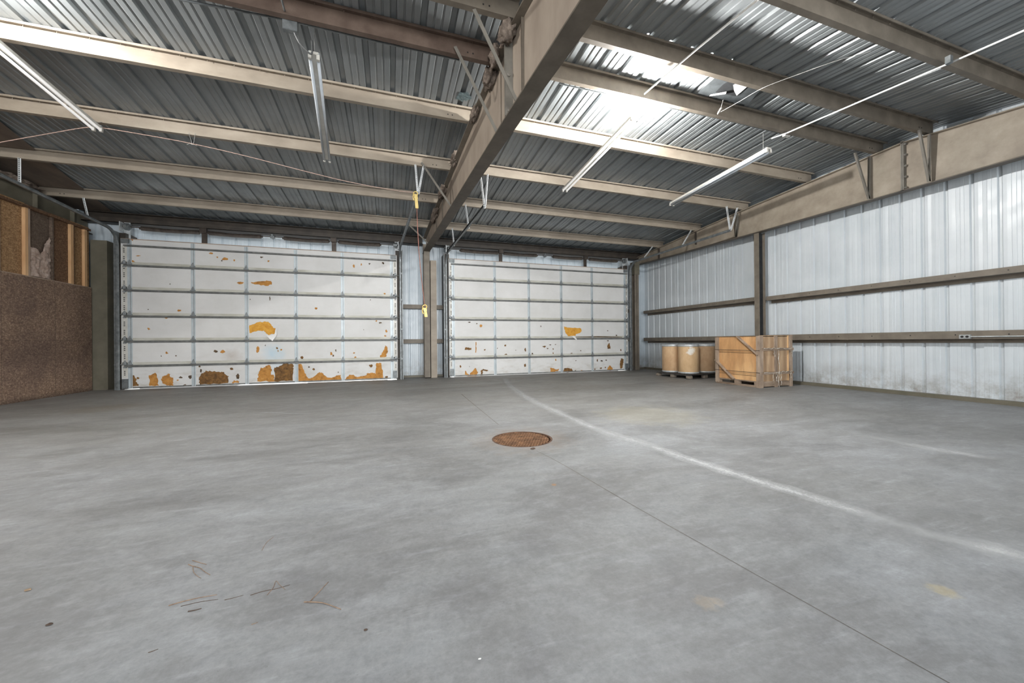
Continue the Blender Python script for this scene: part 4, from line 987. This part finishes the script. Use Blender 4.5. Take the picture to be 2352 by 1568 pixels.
# ------------------------------------------------------------------ wooden crate
def crate():
    X0, X1, Y0, Y1, ZB, ZT = 8.09, 9.13, 6.37, 7.58, .13, 1.2
    t = thing('wooden_crate', (X0, Y0, 0), 'big weathered plywood crate on skids by the right wall', 'crate')
    def bx(nm, mt, *a):
        k = MB(); k.box(*a); return k.build(nm, mt, t)
    bx('side_panel', 'ply', X0+.02, X0+.035, Y0+.02, Y1-.02, ZB, ZT-.01)
    bx('front_panel', 'ply_grey', X0+.02, X1-.02, Y0+.02, Y0+.035, ZB, ZT+.01)
    bx('side_panel', 'ply_grey', X1-.035, X1-.02, Y0+.02, Y1-.02, ZB, ZT); bx('back_panel', 'ply_grey', X0+.02, X1-.02, Y1-.035, Y1-.02, ZB, ZT)
    bx('lid', 'ply_grey', X0+.02, X1-.02, Y0+.02, Y1-.02, ZT-.02, ZT-.004)
    # skid base
    for x in (X0, (X0+X1)/2-.045, X1-.09): bx('skid_runner', 'old_wood_h', x, x+.09, Y0+.02, Y1, .02, .045)
    for x in (X0, (X0+X1)/2-.045, X1-.09):
        for y in (Y0+.02, (Y0+Y1)/2-.06, Y1-.12): bx('skid_block', 'old_wood', x, x+.09, y, y+.12, .045, .12)
    bx('base_rail', 'old_wood_h', X0, X0+.03, Y0, Y1, .118, .145); bx('base_rail', 'old_wood_h', X0, X1, Y0, Y0+.03, .10, .14)
    bx('base_rail', 'old_wood_h', X0, X0+.03, Y0+.03, Y1, .0, .022); bx('base_rail', 'old_wood_h', X0, X1, Y0+.005, Y0+.03, .02, .10)
    # corner posts and battens
    bx('corner_post', 'old_wood', X0+.022, X0+.09, Y0-.02, Y0+.02, .0, ZT+.0); bx('corner_post', 'old_wood', X0-.022, X0+.02, Y0-.022, Y0+.07, .0, ZT+.0)
    bx('corner_post', 'old_wood', X0-.022, X0+.02, Y1-.09, Y1, .03, ZT-.02)
    bx('batten', 'old_wood', (X0+X1)/2-.045, (X0+X1)/2+.045, Y0-.005, Y0+.02, .0, ZT-.0)
    bx('corner_post', 'old_wood', X1-.085, X1+.005, Y0-.012, Y0+.02, .0, ZT+.02)
    bx('batten', 'ply', X1-.125, X1-.1, Y0+.005, Y0+.02, ZB, ZT)
    for zc_ in (.885, .33): bx('batten', 'old_wood_h', X0+.05, X1+.02, Y0-.028, Y0-.004, zc_-.03, zc_+.03)
    # diagonal corner boards on the long side
    for (ya, za, yb2, zb2) in ((Y0+.56, ZT-.0, Y0+.02, .76), (Y1-.01, .60, Y1-.55, .15)):
        k = MB(); k.bar((X0-.012, ya, za), (X0-.012, yb2, zb2), .095, .02, 0, (1, 0, 0)); 
        for v in k.bm.verts: pass
        k.build('corner_board', 'old_wood', t)
    for zz in (.865, .35, .80, .27):
        k = MB(); k.tube([(X0-.026 if zz in (.865, .35) else X0+.012, Y1, zz), (X0-.026 if zz in (.865, .35) else X0+.012, Y0-.02, zz-.005)], .006 if zz in (.865, .35) else .003, 6); k.build('strap', 'strap', t)
    # shreds of plastic wrap
    rn = random.Random(4)
    for (xx, z1, z0) in ((X0+.56, .86, .0), (X0+.5, .36, .14), (X0+.38, .34, .14), (X0+.95, .35, .2), (X0+.98, .84, .7), (X0+.42, .86, .72), (X0+.62, .36, .05)):
        pts = []; n = 9
        for i in range(n): pts.append((xx+rn.uniform(-.02, .02), Y0-.036+rn.uniform(-.006, .006), z1+(z0-z1)*i/(n-1)))
        k = MB(); k.tube(smooth_pts(pts, 3), [.003+.009*rn.random()**2 for _ in range((n-1)*3+1)], 6); k.build('plastic_shred', 'wrap', t)
    for zc_ in (.90, .35):
        pts = [(X0+.1+.9*i/12, Y0-.034, zc_+rn.uniform(-.02, .02)) for i in range(13)]
        k = MB(); k.tube(smooth_pts(pts, 3), [.003+.006*rn.random()**2 for _ in range(37)], 6); k.build('plastic_shred', 'wrap', t)
crate()

# ------------------------------------------------------------------ floor drain grate
G = thing('drain_grate', (DX, DY, 0), 'round rusty floor drain grate set in the concrete', 'drain grate')
GR = .315; gx, gy = DX-.012, DY-.005; ang = math.radians(27)
k = MB(); n = 20
c, s = math.cos(ang), math.sin(ang)
def bars(k, n, a, w, z0, z1):
    c, s = math.cos(a), math.sin(a)
    for i in range(n):
        o = -GR+(i+.5)*2*GR/n; L = math.sqrt(max(GR*GR-o*o, 0))
        if L < .04: continue
        A = Vector((gx-s*o-c*L, gy+c*o-s*L, (z0+z1)/2)); B = Vector((gx-s*o+c*L, gy+c*o+s*L, (z0+z1)/2))
        k.bar(A, B, z1-z0, w)
bars(k, 21, math.radians(62), .0065, -.015, -.003); k.build('bearing_bars', 'rust', G)
k = MB(); bars(k, 12, math.radians(-28), .007, -.009, .001); k.build('cross_bars', 'rust', G)
k = MB(); ring = []
for r, z in ((DR-.002, 0), (DR-.022, 0), (DR-.022, -.035), (DR-.035, -.035), (DR-.035, -.045), (DR-.002, -.045)): ring.append([(DX+r*math.cos(2*PI*i/64), DY+r*math.sin(2*PI*i/64), z) for i in range(64)])
k.loft(ring, False); k.build('rim', 'rust_dark', G)

# ------------------------------------------------------------------ litter on the floor
def fpx(x, y): return (x*900/2352, 1150+y*900/2352)
def twig(pts, r, mat, name, label, cat):
    r *= .72; P = [onZ(fpx(*p), r) for p in pts]
    k = MB(); S = smooth_pts(P, 5); k.tube(S, [r*(1-.45*i/len(S)) for i in range(len(S))], 6)
    tag(k.build(name, mat), label, cat, 'bits of straw and twig on the floor')
twig([(1012, 628), (1110, 600), (1200, 580), (1303, 562)], .0028, 'straw', 'pine_straw', 'long straight piece of straw, lower left floor, uppermost of three lying together', 'straw')
twig([(1085, 632), (1200, 606), (1310, 590)], .0016, 'twig', 'pine_straw', 'thin faint straw lying just below the longest straight straw', 'straw')
twig([(1128, 663), (1170, 655), (1210, 644)], .003, 'twig', 'twig', 'short thick dark twig below the longest straight straw', 'twig')
twig([(1825, 606), (1860, 606), (1940, 612), (2047, 650)], .0034, 'straw', 'twig', 'bent pale twig lying rightmost on the lower left floor', 'twig')
twig([(1862, 602), (1915, 545), (1972, 485)], .003, 'straw', 'pine_straw', 'straight straw pointing up from the bent pale twig', 'straw')
twig([(1502, 566), (1580, 542), (1660, 526), (1740, 503)], .0018, 'twig', 'pine_straw', 'thin dark straw crossing a small forked one, centre of the litter', 'straw')
twig([(1603, 565), (1640, 520), (1657, 480), (1680, 505), (1712, 530)], .002, 'straw', 'pine_straw', 'small forked straw shaped like a peak', 'straw')
twig([(1348, 594), (1400, 582), (1460, 565)], .0015, 'twig', 'pine_straw', 'faint thin straw between the long straight one and the forked one', 'straw')
twig([(1155, 357), (1200, 370), (1240, 381)], .0024, 'straw', 'pine_straw', 'short straw above the curved forked straw', 'straw')
twig([(1130, 380), (1155, 390), (1200, 402), (1230, 425), (1262, 444)], .0026, 'straw', 'pine_straw', 'curved straw with two prongs spreading downward, left of the litter', 'straw')
twig([(1158, 392), (1162, 425), (1185, 450), (1208, 464)], .002, 'straw', 'pine_straw', 'shorter prong of straw under the curved one', 'straw')
twig([(1572, 296), (1600, 250), (1642, 215)], .0018, 'straw', 'pine_straw', 'lone curved straw, farthest of the litter from the viewer', 'straw')
twig([(890, 910), (920, 900), (950, 888)], .0018, 'twig', 'pine_straw', 'short straw nearest the bottom edge of the picture', 'straw')
twig([(1510, 741), (1530, 735), (1548, 727)], .0018, 'straw', 'pine_straw', 'tiny straw below the small forked one', 'straw')
def crumb(p, r, label, mat='leaf', name='dead_leaf', cat='leaf', seed=0):
    c = onZ(fpx(*p), 0); b = bmesh.new(); bmesh.ops.create_icosphere(b, subdivisions=2, radius=1)
    for v in b.verts:
        f = 1+.4*noise.noise(v.co*1.7+Vector((seed, 0, 0))); v.co = Vector((v.co.x*r*1.6*f, v.co.y*r*f, (v.co.z*.4+.4)*r*f))+c
    k = MB(); k.bm.free(); k.bm = b; tag(k.build(name, mat, None, True), label, cat, 'crumbs on the floor')
crumb((165, 538), .008, 'small pale curled leaf near the left edge of the floor', seed=1)
crumb((296, 744), .007, 'small dark curled leaf below the pale one, left floor', 'twig', seed=2)
crumb((2195, 776), .005, 'dark crumb right of the bent pale twig', 'twig', 'crumb', 'crumb', 3)
def crumb_full(p, r, label, mat, seed):
    q = ((p[0])*2352/900, (p[1]-1150)*2352/900); crumb(q, r, label, mat, 'crumb', 'crumb', seed)
crumb_full((1102, 1513), .0036, 'white crumb at the bottom middle of the floor', 'flap', 5)
crumb_full((1224, 1031), .018, 'dark crumb just in front of the drain grate', 'twig', 6)

# ------------------------------------------------------------------ lights and world
w = bpy.data.worlds.new('world'); SC.world = w; w.use_nodes = True
bg = w.node_tree.nodes['Background']; bg.inputs[0].default_value = (.93, .97, 1.0, 1); bg.inputs[1].default_value = 1.6
def lamp(name, kind, loc, power, col=(1, 1, 1), size=.1, rot=None, sy_=None):
    d = bpy.data.lights.new(name, kind); d.energy = power; d.color = col
    if kind == 'POINT': d.shadow_soft_size = size
    if kind == 'AREA':
        d.size = size
        if sy_: d.shape = 'RECTANGLE'; d.size_y = sy_
    o = bpy.data.objects.new(name, d); COL.objects.link(o); o.location = loc
    if rot: o.rotation_euler = rot
    return o
# soft daylight from the big open doors behind the viewer
lamp('open_door_daylight', 'AREA', (1.2, -5.6, 2.3), 960, (.96, .985, 1), 14, (math.radians(73), 0, 0), 4)

a = lamp('back_wall_fill', 'AREA', (1.0, -2.5, 3.3), 155, (1, .99, .975), 7, None, 1.2)  # unseen fill lamp, added to brighten the doors and back wall
a.rotation_euler = (Vector((1.2, 12, 1.3))-Vector(a.location)).to_track_quat('-Z', 'Y').to_euler(); a.data.spread = math.radians(75)
sd = bpy.data.lights.new('low_sun', 'SUN'); sd.energy = 5; sd.angle = .01; so = bpy.data.objects.new('low_sun', sd); COL.objects.link(so)
so.rotation_euler = Vector((.06, -.97, -.23)).to_track_quat('-Z', 'Y').to_euler(); so.location = (0, 30, 8)

SC.view_settings.view_transform = 'Standard'
SC.view_settings.look = 'None'
SC.view_settings.exposure = 0.0
